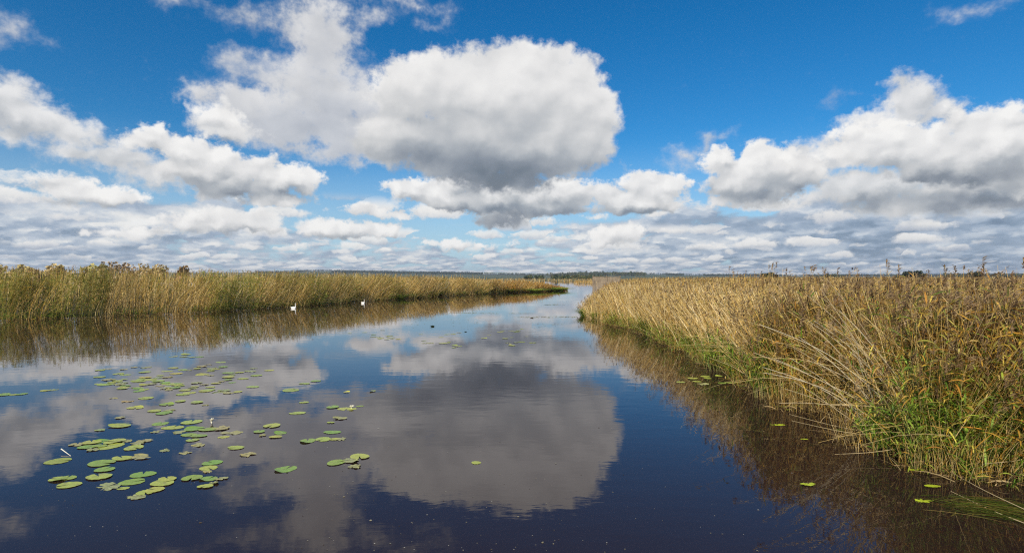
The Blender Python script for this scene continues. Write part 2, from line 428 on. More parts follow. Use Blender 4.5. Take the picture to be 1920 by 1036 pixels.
def plant_mat(name, transl=.35, rough=.55, mul=1.0):
    m, out = newmat(name)
    nz = noise(geo('Position'), 9.0, 3, .6, dim='3D')
    c = V('MULTIPLY', attr(), XYZ(nz*.5 + .76*mul, nz*.5 + .75*mul, nz*.45 + .76*mul))
    b = bsdf(c, rough, Specular_IOR_Level=.35)
    t = CUR[0].nodes.new('ShaderNodeBsdfTranslucent'); put(t, 0, c)
    mx = CUR[0].nodes.new('ShaderNodeMixShader'); mx.inputs[0].default_value = transl
    CUR[0].links.new(b.outputs[0], mx.inputs[1]); CUR[0].links.new(t.outputs[0], mx.inputs[2])
    CUR[0].links.new(mx.outputs[0], out.inputs[0])
    return m
MAT_LEAF = plant_mat('reed_foliage', .35)
MAT_STEM = plant_mat('reed_stems', .12, .5)

def bump_from(h, strength, dist):
    n = CUR[0].nodes.new('ShaderNodeBump'); n.inputs['Strength'].default_value = strength; n.inputs['Distance'].default_value = dist
    put(n, 'Height', h); return E(n.outputs[0])

# water: brown peat water under a clean mirror
m_water, out = newmat('water')
P_ = geo('Position')
big = noise(P_, .35, 2, .5, dim='3D')
Ps = V('MULTIPLY', P_, (1.0, 1.9, 1.0))
ripple = noise(Ps, 1.3, 3, .5, dim='3D')*1.0 + noise(Ps, 6.0, 2, .5, dim='3D')*.12
calm = sstep(noise(V('MULTIPLY', P_, (.05, .12, 1)), 1.0, 2, .5, dim='3D'), .42, .62, .35, 1.0)
nrm = bump_from(ripple*calm, .32, .0095)
gl = CUR[0].nodes.new('ShaderNodeBsdfGlossy'); gl.inputs['Roughness'].default_value = 0.0
gl.inputs['Color'].default_value = (1.0, .985, .99, 1); put(gl, 'Normal', nrm)
tr = CUR[0].nodes.new('ShaderNodeBsdfTransparent'); tr.inputs[0].default_value = (.30, .22, .14, 1)
dif = CUR[0].nodes.new('ShaderNodeBsdfDiffuse'); dif.inputs[0].default_value = (.043, .024, .020, 1)
body = CUR[0].nodes.new('ShaderNodeMixShader'); body.inputs[0].default_value = .45
CUR[0].links.new(dif.outputs[0], body.inputs[1]); CUR[0].links.new(tr.outputs[0], body.inputs[2])
fr = CUR[0].nodes.new('ShaderNodeFresnel'); fr.inputs['IOR'].default_value = 1.375; put(fr, 'Normal', nrm)
mx = CUR[0].nodes.new('ShaderNodeMixShader')
CUR[0].links.new(fr.outputs[0], mx.inputs[0]); CUR[0].links.new(body.outputs[0], mx.inputs[1]); CUR[0].links.new(gl.outputs[0], mx.inputs[2])
CUR[0].links.new(mx.outputs[0], out.inputs[0])

m_bed, out = newmat('mud')
nz = noise(geo('Position'), 1.5, 5, .6, dim='3D')
c = ramp(nz, [(.3, (.022, .017, .010)), (.6, (.06, .047, .026)), (.8, (.085, .075, .04))])
CUR[0].links.new(bsdf(c, .95).outputs[0], out.inputs[0])

m_ground, out = newmat('marsh_ground')
nz = noise(geo('Position'), .9, 6, .65, dim='3D')
c = ramp(nz, [(.3, (.035, .026, .013)), (.5, (.075, .057, .028)), (.7, (.14, .105, .05))])
CUR[0].links.new(bsdf(c, .95).outputs[0], out.inputs[0])

m_field, out = newmat('far_fields')
Pf = V('MULTIPLY', geo('Position'), (.0016, .0042, .01))
nz = noise(Pf, 1.0, 2, .4, dim='3D')
c = ramp(nz, [(.3, (.035, .055, .025)), (.5, (.05, .075, .03)), (.62, (.08, .10, .04))])
CUR[0].links.new(bsdf(c, .95).outputs[0], out.inputs[0])

# ------------------------------------------------------------------ banks and water level
RB_EDGE = [(15.0, 6.9), (10.5, 7.7), (7.5, 8.35), (6.45, 8.65), (6.35, 9.2), (7.0, 10.3), (7.35, 11.8), (6.9, 13.2), (6.45, 14.1), (6.75, 16.0), (7.0, 18.5), (7.5, 24.2), (7.35, 30.7), (6.7, 36.8), (6.1, 44.0), (7.2, 52.0), (9.2, 60.0), (13., 78.), (26., 110.), (60., 150.)]
LB_EDGE = [(-75, 30), (-44.0, 36.5), (-35.0, 39.2), (-30.0, 43.5), (-25.6, 49.5), (-22.0, 56.0), (-17.7, 70.0), (-9.6, 90.0), (-4.0, 101.), (4.3, 114.0), (9.0, 122.0), (11.5, 127.0), (8.0, 132.), (-10, 140.), (-60, 160.)]
def inset(edge, d, sign):
    e = np.array(edge, float); t = np.gradient(e, axis=0); t /= np.linalg.norm(t, axis=1, keepdims=True)
    return [tuple(p) for p in e + np.c_[t[:, 1], -t[:, 0]]*sign*d]
def sheet(name, poly, z, mat, label=None, kind='structure', skirt=None):
    """flat piece of land with a sloping rim that dips under the water"""
    n = len(poly)
    v = [(x, y, z) for x, y in poly]
    f = [tuple(range(n))]
    me = bpy.data.meshes.new(name)
    if skirt:
        v += [(x, y, skirt) for x, y in poly]
        f += [(i, (i+1) % n, n+(i+1) % n, n+i) for i in range(n)]
    me.from_pydata(v, [], f); me.materials.append(mat)
    o = bpy.data.objects.new(name, me); COL.objects.link(o)
    o['kind'] = kind
    return o
water = sheet('water', [(-1200, -60), (1200, -60), (1200, 900), (-1200, 900)], 0.0, m_water)
bed = sheet('lake_bed', [(-1200, -60), (1200, -60), (1200, 900), (-1200, 900)], -0.9, m_bed)
bank_r = sheet('ground_right', inset(RB_EDGE, .9, 1) + [(400, 300), (600, 300), (600, 6)], 0.04, m_ground, skirt=-0.9)
bank_l = sheet('ground_left', inset(LB_EDGE, 1.0, -1) + [(-700, 330), (-700, 30)], 0.04, m_ground, skirt=-0.9)

# ------------------------------------------------------------------ reeds
C_ = lambda *a: np.array(a, float)
STRAW = np.array([(.62, .43, .13), (.56, .40, .15), (.78, .60, .28), (.34, .20, .05), (.56, .34, .07)])
LGREEN = np.array([(.14, .25, .022), (.22, .32, .035), (.09, .17, .018), (.32, .40, .05)])
LOLIVE = np.array([(.31, .30, .05), (.38, .32, .07), (.24, .24, .045)])
LGOLD = np.array([(.62, .39, .05), (.52, .29, .04), (.68, .50, .09), (.46, .22, .035)])
LDRY = np.array([(.52, .33, .08), (.42, .25, .06), (.60, .42, .13), (.25, .14, .04)])
PLUME = np.array([(.22, .14, .07), (.30, .20, .10), (.16, .095, .045), (.38, .27, .15)])
def pick(pal, n):
    c = pal[rng.integers(0, len(pal), n)]
    return c*(1+rng.normal(0, .20, (n, 1))).clip(.35, 1.5)
def unit(v): return v/(np.linalg.norm(v, axis=-1, keepdims=True)+1e-9)

def spine(base, h, lean, t, pw=1.8):
    """points on curved stems at parameters t (N,K)"""
    q = np.linalg.norm(lean, axis=1)[:, None]/np.maximum(h[:, None], .1)
    x = base[:, 0:1] + lean[:, 0:1]*t**pw
    y = base[:, 1:2] + lean[:, 1:2]*t**pw
    z = base[:, 2:3] + h[:, None]*(t - .28*np.minimum(q, 1.6)**2*t**2.4)
    return np.stack([x, y, z], -1)

def reeds(SS, SL, xy, h, lean, nleaf, leafcols, lw=.011, ll=.36, sw=.0045, lod=0, plume=.6, tmin=.12, tmax=.98,
          wind=(.9, .1), windk=.5, stemcol=None, z0=-.05, el=38, pw=1.8):
    """leafcols(n, t, x, y) -> colours; lod 0 near, 1 middle, 2 far"""
    N = len(xy)
    if N == 0: return
    base = np.c_[xy, np.full(N, z0)]
    K = (7, 5, 4)[lod]
    t = np.repeat(np.linspace(0, 1, K)[None], N, 0)
    P = spine(base, h, lean, t, pw)
    sc = pick(STRAW, N) if stemcol is None else stemcol
    if lod == 0:
        P[:, 1:-1] += rng.normal(0, .008, (N, K-2, 3))
        SS.tube(P, sw*(1-.55*t)*rng.uniform(.7, 1.3, (N, 1)), sc)
    else:
        a = rng.uniform(-.7, .7, N)
        side = np.c_[np.cos(a), np.sin(a), np.zeros(N)]
        swx = sw if np.ndim(sw) == 0 else np.asarray(sw)[:, None]
        SS.ribbon(P, side, swx*(1-.5*t)*rng.uniform(.7, 1.3, (N, 1)), sc)
    # leaves
    idx = np.repeat(np.arange(N), nleaf)
    n = len(idx)
    if n:
        tl = tmin + (tmax-tmin)*rng.random(n)**.85
        A_ = spine(base[idx], h[idx], lean[idx], tl[:, None], pw)[:, 0]
        az = rng.uniform(0, 2*np.pi, n)
        d = np.c_[np.cos(az), np.sin(az)] + windk*np.array(wind)[None]*rng.uniform(.3, 1.6, (n, 1))
        d = unit(d)
        elv = np.radians(rng.normal(el, 17, n))
        L = ll*rng.uniform(.55, 1.25, n)*(1-.35*np.abs(tl-.5))
        droop = rng.uniform(.15, 1.0, n)
        KL = (5, 3, 3)[lod]
        s = np.linspace(0, 1, KL)[None]
        hor = (L*np.cos(elv))[:, None]*s
        z = L[:, None]*(np.sin(elv)[:, None]*s - droop[:, None]*s**2*.75)
        PL = A_[:, None] + np.stack([d[:, 0:1]*hor, d[:, 1:2]*hor, z], -1)
        tw = rng.normal(0, .5, n)
        side = unit(np.c_[-d[:, 1], d[:, 0], tw])
        prof = (np.array([.45, .95, 1., .62, .04]), np.array([.6, 1, .06]), np.array([.7, 1, .1]))[lod][None]
        lwx = lw if np.ndim(lw) == 0 else np.asarray(lw)[idx][:, None]
        SL.ribbon(PL, side, lwx*prof*rng.uniform(.6, 1.25, (n, 1)), np.clip(leafcols(n, tl, A_[:, 0], A_[:, 1]), .01, .8))
    # plumes
    has = np.where(rng.random(N) < plume)[0]
    nb = (20, 6, 2)[lod]
    if len(has):
        m = len(has)
        tip = spine(base[has], h[has], lean[has], np.ones((m, 1)), pw)[:, 0]
        w = np.array(wind)[None]*rng.uniform(.4, 1.2, (m, 1)) + rng.normal(0, .35, (m, 2))
        col = pick(PLUME, m)
        tip = np.repeat(tip, nb, 0); w = np.repeat(w, nb, 0); col = np.repeat(col, nb, 0)
        k_ = len(tip)
        u = rng.random(k_)
        st = tip + np.c_[w*.02*u[:, None], -.20*(1-u)+.02]
        dl = rng.uniform(.09, .20, k_)[:, None]
        s = np.linspace(0, 1, 3)[None]
        dirx = w[:, 0:1]*.75 + rng.normal(0, .30, (k_, 1)); diry = w[:, 1:2]*.75 + rng.normal(0, .30, (k_, 1))
        PP = st[:, None] + np.stack([dirx*dl*s, diry*dl*s, dl*(.75*s - .55*s*s)], -1)
        wd = (.0075, .016, .03)[lod]
        if np.ndim(lw): wd = wd + np.repeat(np.asarray(lw)[has]*.35, nb)[:, None]
        a = rng.uniform(0, np.pi, k_)
        SL.ribbon(PP, np.c_[np.cos(a), np.sin(a), np.zeros(k_)], wd*np.array([[.7, 1., .15]])*rng.uniform(.7, 1.3, (k_, 1)), col*(1+rng.normal(0, .12, (k_, 1))))

def along(edge, n, depth, sign, pw=1.0, ymin=-1e9, ymax=1e9, off=0.0):
    """random points within `depth` metres behind a bank edge, plus the outward direction"""
    e = np.array(edge, float)
    a, b = e[:-1], e[1:]
    mid = (a+b)/2
    ok = (mid[:, 1] > ymin) & (mid[:, 1] < ymax)
    a, b = a[ok], b[ok]
    L = np.linalg.norm(b-a, axis=1)
    i = rng.choice(len(a), n, p=L/L.sum())
    u = rng.random(n)[:, None]
    p = a[i]*(1-u)+b[i]*u
    d = unit(b[i]-a[i])
    nrm_ = np.c_[d[:, 1], -d[:, 0]]*sign
    jag = (vnoise(p[:, 0], p[:, 1], .9)-.5)*.9
    q = rng.random(n)**pw*depth
    return p + nrm_*(q+off+jag)[:, None], -nrm_, q

def mixcols(parts, n):
    """parts: [(palette, weights (n,))]"""
    w = np.stack([np.broadcast_to(p[1], (n,)) for p in parts], 1).astype(float)
    w = np.maximum(w, 0)+1e-6; cw = np.cumsum(w/w.sum(1, keepdims=True), 1)
    r = rng.random(n)[:, None]
    k_ = (r > cw).sum(1).clip(0, len(parts)-1)
    out_ = np.zeros((n, 3))
    for j, (pal, _) in enumerate(parts):
        m = k_ == j
        out_[m] = pick(pal, m.sum())
    return out_

# ---- right bank -------------------------------------------------------------
def sway(x, y, sc, amt, seed=0):
    """lean shared by neighbouring stems"""
    return np.c_[vnoise(x+seed, y, sc)-.5, vnoise(x, y+31+seed, sc)-.5]*2*amt
def cols_right(n, t, x, y):
    patch = vnoise(x, y, .7)
    near = np.clip((15-y)/5, 0, 1)
    g = (2.0*(t < .45) + .45)*near*(.4+patch) + .45*(1-near)*(t < .4) + .10
    return mixcols([(LGREEN, g), (LOLIVE, .35+.6*near*patch), (LGOLD, .75*near+.30), (LDRY, .70 - .25*near)], n)*(.60+.75*vnoise(x+7, y+3, 1.7))[:, None]
def cols_green(n, t, x, y):
    return mixcols([(LGREEN, 1.0), (LOLIVE, .35), (LGOLD, .14), (LDRY, .06)], n)
def tipdrop(x, y):
    """the point of the bank carries shorter reeds, so the boards behind show"""
    px = x/np.maximum(y, 1)*F + CX
    return np.where(y > 30, np.interp(px, [1085, 1108, 1150, 1200], [.42, .55, .90, 1.0]), 1.0)
SS, SL = Soup(), Soup()
# front rows, water's edge to 2.6 m in
xy, outw, q = along(RB_EDGE, 7000, 2.8, 1, .8, -1, 16, off=-.35)
N = len(xy)
h = rng.uniform(2.2, 3.0, N) + (vnoise(*xy.T, 1.1)-.5)*.35; h += (rng.random(N) < .12)*rng.uniform(.1, .45, N)
h = np.minimum(h, 3.34); hollow = (xy[:, 1] > 9.3) & (xy[:, 1] < 13.4)
keep = ~(hollow & (q < .75) & (rng.random(N) < .85)); xy, outw, q, h = xy[keep], outw[keep], q[keep], h[keep]; N = len(xy)
edgef = np.clip(1-q/1.5, 0, 1)
h -= edgef*rng.uniform(0, 1.3, N)
lean = outw*(rng.uniform(.0, .45, N)+edgef*rng.uniform(0, .7, N))[:, None] + rng.normal(0, .20, (N, 2)) + np.array([-.12, 0]) + sway(*xy.T, 1.0, .6) + sway(*xy.T, .35, .3, 7)
nl = rng.integers(7, 18, N); nl[rng.random(N) < .22] = 1
reeds(SS, SL, xy, h, lean, nl, cols_right, lw=.0118, ll=.36, sw=.0056, lod=0, plume=.5, tmin=.17, windk=.45, z0=-.3)
# thrown and broken stems lying through the stand
xy, outw, q = along(RB_EDGE, 800, 2.2, 1, .8, 7.5, 20, off=-.1)
N = len(xy)
lean = outw*rng.uniform(.2, 1.6, N)[:, None] + rng.normal(0, .75, (N, 2))
reeds(SS, SL, xy, rng.uniform(1.5, 2.9, N), lean, rng.integers(0, 4, N), cols_right, lw=.010, ll=.30, sw=.0055, lod=0, plume=.15, tmin=.3, stemcol=pick(STRAW[[1, 2]], N)*1.1)
# low fresh growth at the foot of the stand
xy, outw, q = along(RB_EDGE, 3400, .9, 1, 1.0, 7.5, 40, off=-.55)
keep = (vnoise(xy[:, 0], xy[:, 1], .8) > .38) & ((xy[:, 1] < 9.3) | (xy[:, 1] > 13.2)) & ((xy[:, 1] > 12) | (rng.random(len(xy)) < .35)); xy, outw = xy[keep], outw[keep]; N = len(xy)
reeds(SS, SL, xy, rng.uniform(.35, 1.25, N), outw*rng.uniform(.0, .5, N)[:, None]+rng.normal(0, .15, (N, 2)), rng.integers(5, 12, N), cols_green, lw=.011, ll=.33, sw=.0035, lod=0, plume=0, tmin=.12,
      windk=.2, el=50, z0=-.2)
# stubble standing in the water
xy, outw, q = along(RB_EDGE, 1500, .9, 1, 1.0, 7.5, 26, off=-.75); N = len(xy)
reeds(SS, SL, xy, rng.uniform(.45, 1.2, N), rng.normal(0, .14, (N, 2)), rng.integers(0, 2, N), cols_right, lw=.008, ll=.25, sw=.005, lod=0, plume=0, stemcol=pick(STRAW*.75, N), z0=-.3)
# the part running away from the viewer: pale, mostly bare stems
xy, outw, q = along(RB_EDGE, 12500, 3.4, 1, .9, 15.0, 62, off=-.4)
N = len(xy)
h = rng.uniform(2.2, 2.98, N)+ (vnoise(*xy.T, .8)-.5)*.3; h[rng.random(N) < .06] += .2
h = np.minimum(h, 3.2)
edgef = np.clip(1-q/1.2, 0, 1)
h -= edgef*rng.uniform(0, 1.1, N)
h *= tipdrop(*xy.T)
lean = outw*((rng.uniform(.2, .9, N)+edgef*rng.uniform(0, .8, N))*np.interp(xy[:, 1], [15, 28, 42], [1, .8, .35]))[:, None] + rng.normal(0, .18, (N, 2)) + sway(*xy.T, .6, .6)
nl = rng.integers(1, 10, N); nl[rng.random(N) < .35] = 0
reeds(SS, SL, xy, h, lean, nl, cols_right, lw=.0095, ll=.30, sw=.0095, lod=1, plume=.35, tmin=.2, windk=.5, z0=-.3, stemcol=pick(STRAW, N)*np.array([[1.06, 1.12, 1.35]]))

def bed_object(name, SS, SL, label, cat='reed bed'):
    r = empty(name, (0, 0, 0))
    a = SS.build('stems', MAT_STEM, r); b = SL.build('leaves', MAT_LEAF, r)
    tag(r, label, cat, None, 'stuff'); a['kind'] = 'stuff'; b['kind'] = 'stuff'
    return r
# litter trodden down along the waterline
xy, outw, q = along(RB_EDGE, 4200, 1.0, 1, 1.0, 7.2, 40, off=-.75); N = len(xy)
a = rng.uniform(0, 6.28, N); L = rng.uniform(.08, .5, N); t = np.linspace(0, 1, 4)[None]
P = np.stack([xy[:, 0:1]+np.cos(a)[:, None]*L[:, None]*t, xy[:, 1:2]+np.sin(a)[:, None]*L[:, None]*t, rng.uniform(-.02, .10, N)[:, None]+rng.normal(0, .06, (N, 1))*t+.05*np.sin(t*3)*rng.random((N, 1))], -1)
SL.ribbon(P, np.c_[-np.sin(a), np.cos(a), rng.normal(0, .5, N)], rng.uniform(.003, .010, (N, 1))*np.array([[.8, 1, .9, .3]]), pick(np.array([(.20, .13, .05), (.32, .22, .10), (.12, .08, .035), (.42, .31, .15)]), N))
bed_object('reed_bed', SS, SL, 'tall golden and straw coloured reeds crowding the right bank down to the water')

# field of reeds behind the front rows, thinning with distance
def inside_right(x, y):
    e = np.array(RB_EDGE)
    xe = np.interp(y, e[3:, 1], e[3:, 0])
    xe = np.where(y < 8.65, np.interp(y, [6.9, 7.7, 8.35, 8.65], [15, 10.5, 7.5, 6.45]), xe)
    return (x > xe + 1.6) & (y > 7.6)
def field(n, rmin, rmax, azmin, azmax, test, hfun, cols, lean0, label, nl=(4, 9), plume=.6, name='reed_field'):
    SS, SL = Soup(), Soup()
    r = rmin*(rmax/rmin)**(rng.random(n)**.9)
    az = np.radians(rng.uniform(azmin, azmax, n))
    x, y = r*np.sin(az), r*np.cos(az)
    k_ = test(x, y); x, y, r = x[k_], y[k_], r[k_]
    N = len(x)
    h = hfun(x, y, r)
    lean = np.array(lean0)[None]*rng.uniform(.3, 1.5, (N, 1)) + rng.normal(0, .16, (N, 2)) + sway(x, y, .7, .4)
    near = r < 22
    for m, lod in ((near, 0), (~near, 1)):
        if m.sum() == 0: continue
        f = np.maximum(1, r[m]/26)
        reeds(SS, SL, np.c_[x[m], y[m]], h[m], lean[m], rng.integers(*nl, m.sum()), cols, lw=.009*f, ll=.33, sw=(.0055 if lod == 0 else .0065*f),
              lod=lod, plume=plume, tmin=.45)
    return bed_object(name, SS, SL, label)
def cols_rtop(n, t, x, y):
    p = vnoise(x, y, .5)
    return mixcols([(LOLIVE, .35*p+.1), (LGOLD, .60), (LDRY, .60), (LGREEN, .12*p), (PLUME, .20)], n)*(.65+.65*vnoise(x+7, y+3, 1.4))[:, None]
def h_right(x, y, r):
    h = rng.uniform(2.5, 2.95, len(x)) + .13*(x/y*F+CX > 1370)*(r < 60) + (vnoise(x, y, .35)-.5)*.3 + (vnoise(x, y, 1.3)-.5)*.15
    h += (rng.random(len(x)) < .16)*rng.uniform(.1, .55, len(x))*(r < 30)*(x/y*F+CX > 1250)
    h += np.clip(r-60, 0, 200)*.0005
    return np.minimum(h, 3.5)*tipdrop(x, y)
field(15000, 9.5, 260, 6, 60, inside_right, h_right, cols_rtop, (-.35, 0), 'wide field of brown topped reeds stretching behind the right bank to the horizon', plume=.7)

# ---- left bank --------------------------------------------------------------
def cols_left(n, t, x, y):
    p = vnoise(x, y, .22); p2 = vnoise(x+50, y, .5)
    left = np.clip((-14-x)/18, 0, 1)
    far = np.clip((y-98)/10, 0, 1)
    g = ((.55+1.7*left)*np.clip((p-.28)*4, 0, 1) + .35*(t < .5))*(1-far) + .10
    c = mixcols([(LGREEN*.85, g*1.3), (LOLIVE, .9*(1-.6*far)), (LGOLD, .30*(1-left*.6)+.15*p2+.8*far), (LDRY, (.40*p2+.12)*(1-left*.6)+.3*far)], n)
    orange = np.array([1.05, .80, .62])
    return c*(1+(orange-1)*far[:, None])*(.62+.62*vnoise(x+20, y+9, .45))[:, None]
SS, SL = Soup(), Soup()
def h_left(x, y):
    s = np.interp(y, [30, 40, 60, 85, 97, 100, 114, 121, 128], [4.05, 4.0, 3.85, 3.5, 3.2, 2.95, 2.6, 2.0, .8])
    return s
xy, outw, q = along(LB_EDGE, 13000, 3.6, -1, .9, 30, 129, off=-.5)
N = len(xy)
edgef = np.clip(1-q/1.6, 0, 1)
h = h_left(*xy.T)*rng.uniform(.78, 1.0, N) + (vnoise(xy[:, 0], xy[:, 1], .25)-.5)*.45 + (vnoise(xy[:, 0], xy[:, 1], .8)-.5)*.3
h *= 1-edgef*rng.uniform(0, .6, N)
flop = (vnoise(xy[:, 0]+9, xy[:, 1], .33) > .60)          # wind-thrown, paler groups
lean = outw*(rng.uniform(0, .5, N)+edgef*rng.uniform(0, .7, N))[:, None] + rng.normal(0, .22, (N, 2)) + np.array([.12, 0]) + sway(*xy.T, .4, .7) + flop[:, None]*np.array([[1.3, -.35]])*rng.uniform(.3, 1.2, (N, 1))
nl = rng.integers(6, 14, N); nl[flop] = rng.integers(0, 5, flop.sum())
fw = np.clip(np.linalg.norm(xy, axis=1)/45, .8, 3)
lf = np.clip((-12-xy[:, 0])/16, 0, 1)[:, None]*(~flop)[:, None]
sc_ = pick(STRAW, N)*(1-lf) + pick(LOLIVE*1.1, N)*lf
nl = nl + (lf[:, 0]*6).astype(int)
reeds(SS, SL, xy, h, lean, nl, cols_left, lw=.0145*fw, ll=.44, sw=.0062*fw*np.where(flop, 1.5, 1.0), lod=2, plume=.5, tmin=.06, windk=.4, z0=-.3, stemcol=sc_*(.65+.55*vnoise(xy[:, 0]+20, xy[:, 1]+9, .45))[:, None])
# stems that have gone right over, lying at the foot of the stand
xy, outw, q = along(LB_EDGE, 900, 1.2, -1, 1, 30, 100, off=-.6)
N = len(xy); fw = np.clip(np.linalg.norm(xy, axis=1)/45, .8, 3)
keepv = vnoise(xy[:, 0], xy[:, 1], .5) > .5
lean = outw*rng.uniform(.2, 1.0, N)[:, None] + np.c_[rng.normal(.6, 1.2, N), rng.normal(0, .3, N)]
reeds(SS, SL, xy[keepv], rng.uniform(.9, 2.2, N)[keepv], lean[keepv], np.zeros(keepv.sum(), int), cols_left, lw=.01, sw=.012*fw[keepv], lod=2, plume=0, stemcol=pick(STRAW[[1, 2]], keepv.sum()))
# low green margin
xy, outw, q = along(LB_EDGE, 3200, .7, -1, 1, 30, 129, off=-.6)
keepv = (vnoise(xy[:, 0]+3, xy[:, 1], .45) > .52) | (xy[:, 1] > 96); xy, outw = xy[keepv], outw[keepv]; N = len(xy)
fw = np.clip(np.linalg.norm(xy, axis=1)/45, .8, 3)
reeds(SS, SL, xy, rng.uniform(.2, .8, N), outw*.2+rng.normal(0, .1, (N, 2)), rng.integers(4, 8, N), cols_green, lw=.015*fw, ll=.4, sw=.006*fw, lod=2, plume=0, tmin=.1, windk=.1, el=50)
bed_object('reed_bed', SS, SL, 'olive and straw coloured reeds with drooping plumes lining the far left bank')
def inside_left(x, y):
    e = np.array(LB_EDGE[:12])
    ye = np.interp(x, e[:, 0], e[:, 1])
    return (y > ye + 2.2) & (x < 6) & (y < 210) & ((y < 128) | (x < -25))
def h_leftf(x, y, r):
    hh = h_left(x, np.clip(y-3, 30, 128))
    hh = np.where(y > 128, 3.0, hh)
    return hh*rng.uniform(.86, 1.0, len(x)) + (vnoise(x, y, .12)-.5)*.45 + .12*(rng.random(len(x)) < .07)
field(9000, 38, 220, -52, 6, inside_left, h_leftf, cols_left, (.2, 0), 'reed plain behind the left bank running to the distant woods', nl=(3, 7), plume=.7)

# ------------------------------------------------------------------ far land, woods, trees
def simple_mat(name, col, rough=.6, var=.25, sc=3.0, **kw):
    m, out = newmat(name)
    nz = noise(objc(), sc, 4, .6, dim='3D')
    c = V('MULTIPLY', XYZ(nz, nz, nz)*0 if False else XYZ(nz*(2*var)+(1-var), nz*(2*var)+(1-var), nz*(2*var)+(1-var)), tuple(col))
    CUR[0].links.new(bsdf(c, rough, **kw).outputs[0], out.inputs[0])
    return m
def ridge(px):
    """height of the skyline of the far hills, in metres above the water, at 3 km"""
    return np.interp(px, [-600, 300, 500, 570, 610, 660, 760, 900, 1000, 1060, 1090, 1190, 1300, 1500, 1700, 1920, 2600],
                         [20, 25, 28, 33, 36, 34, 27, 20, 14, 10, 20, 19, 10, 6, 8, 14, 12])
gx = np.linspace(-5200, 5200, 160); gy = np.array([345, 420, 700, 1200, 1900, 2500, 2900, 3150, 3500])
vx, vy = np.meshgrid(gx, gy)
pxs = vx/vy*F+CX
vz = ridge(pxs)*np.interp(vy, [345, 1200, 2900, 3200, 6000], [0, .04, .85, .9, .5]) + .15 + (vnoise(vx, vy, .002)-.5)*np.interp(vy, [345, 2000, 3000], [0, 3, 6])
nx = len(gx); ii = (np.arange(len(gy)-1)[:, None]*nx+np.arange(nx-1)[None]).ravel()
o = npmesh('far_hills', np.c_[vx.ravel(), vy.ravel(), vz.ravel()], np.stack([ii, ii+1, ii+nx+1, ii+nx], 1), m_field, smooth=True)
o['kind'] = 'structure'
md = [(905, 2250), (1040, 2250), (1030, 2760), (915, 2760)]
mx_, my_ = np.meshgrid(np.linspace(905, 1040, 14), np.linspace(2250, 2760, 6))
mzz = ridge(mx_)*np.interp(my_, [345, 1200, 2900], [0, .04, .85]) + 6.5
m_meadow, out = newmat('meadow')
c = ramp(noise(V('MULTIPLY', geo('Position'), (.004, .008, 0)), 1.0, 2, .5, dim='3D'), [(.35, (.16, .24, .06)), (.55, (.22, .28, .08)), (.65, (.42, .36, .20))])
CUR[0].links.new(bsdf(c, .95).outputs[0], out.inputs[0])
ii = (np.arange(5)[:, None]*14+np.arange(13)[None]).ravel()
o = npmesh('meadow', np.c_[((mx_-CX)/F*my_).ravel(), my_.ravel(), mzz.ravel()], np.stack([ii, ii+1, ii+15, ii+14], 1), m_meadow)
o['kind'] = 'structure'
MAT_WOOD = plant_mat('tree_foliage', .25, .7)
MAT_BARK = simple_mat('bark', (.09, .07, .05), .9)
def crowns(S, c, rad_, hgt, nq, cols, qs):
    """clusters of leaf quads filling rounded crowns"""
    N = len(c)
    u = unit(rng.normal(0, 1, (N, nq, 3)))*rng.random((N, nq, 1))**.4
    p = c[:, None]+u*np.stack([rad_, rad_, hgt*.5], -1)[:, None]
    p = p.reshape(-1, 3); n = len(p)
    a = unit(rng.normal(0, 1, (n, 3))); b = unit(np.cross(a, rng.normal(0, 1, (n, 3))))
    s = np.repeat(qs, nq)[:, None]*rng.uniform(.6, 1.4, (n, 1))
    v = np.stack([p-a*s-b*s*.6, p+a*s-b*s*.7, p+a*s*.8+b*s, p-a*s*.7+b*s*.7], 1).reshape(-1, 3)
    f = np.arange(n*4).reshape(-1, 4)
    cc = np.repeat(cols, nq, 0)*(1+rng.normal(0, .22, (n, 1)))
    S.add(v, f, np.repeat(np.clip(cc, .005, .8), 4, 0))
def wood(name, n, pxr, yr, hr, dens, pal, label, nq=22, zf=True):
    S = Soup()
    px = rng.uniform(*pxr, n); y = rng.uniform(*yr, n); x = (px-CX)/F*y
    k_ = dens(px, y, x); px, y, x = px[k_], y[k_], x[k_]; N = len(x)
    g = ridge(px)*np.interp(y, [345, 1200, 2900, 3200, 6000], [0, .04, .85, .9, .5]) if zf else np.zeros(N)
    hh = rng.uniform(*hr, N)*(.75+.5*vnoise(x, y, .01))
    c = np.c_[x, y, g+hh*.5]
    crowns(S, c, hh*.42, hh, nq, pick(pal, N), hh*.13)
    o = S.build(name, MAT_WOOD); tag(o, label, 'woodland', None, 'stuff'); return o
DKP = np.array([(.030, .050, .022), (.045, .065, .028), (.035, .05, .035)])
MDP = np.array([(.06, .085, .03), (.09, .105, .035), (.05, .075, .03), (.12, .11, .04)])
wood('distant_wood', 7500, (480, 1960), (1900, 3150), (6, 9), lambda px, y, x: ~((px > 905) & (px < 1035) & (y < 2780)) & ((y > 2800) | (vnoise(px, y*.01, .03) > .35)), DKP, 'dark forest covering the low hills on the horizon', 14)
wood('distant_wood', 900, (905, 1210), (1500, 2000), (8, 13), lambda px, y, x: (vnoise(px, y*.02, .05) > .42) & (px > 1010+rng.random(len(px))*60), MDP, 'green belt of trees beyond the lake in front of the hills', 18)
wood('distant_wood', 300, (985, 1140), (480, 700), (2.2, 4.8), lambda px, y, x: vnoise(px, y*.02, .08) > .30, MDP, 'scrubby trees on the far lake shore at the end of the channel', 26, False)
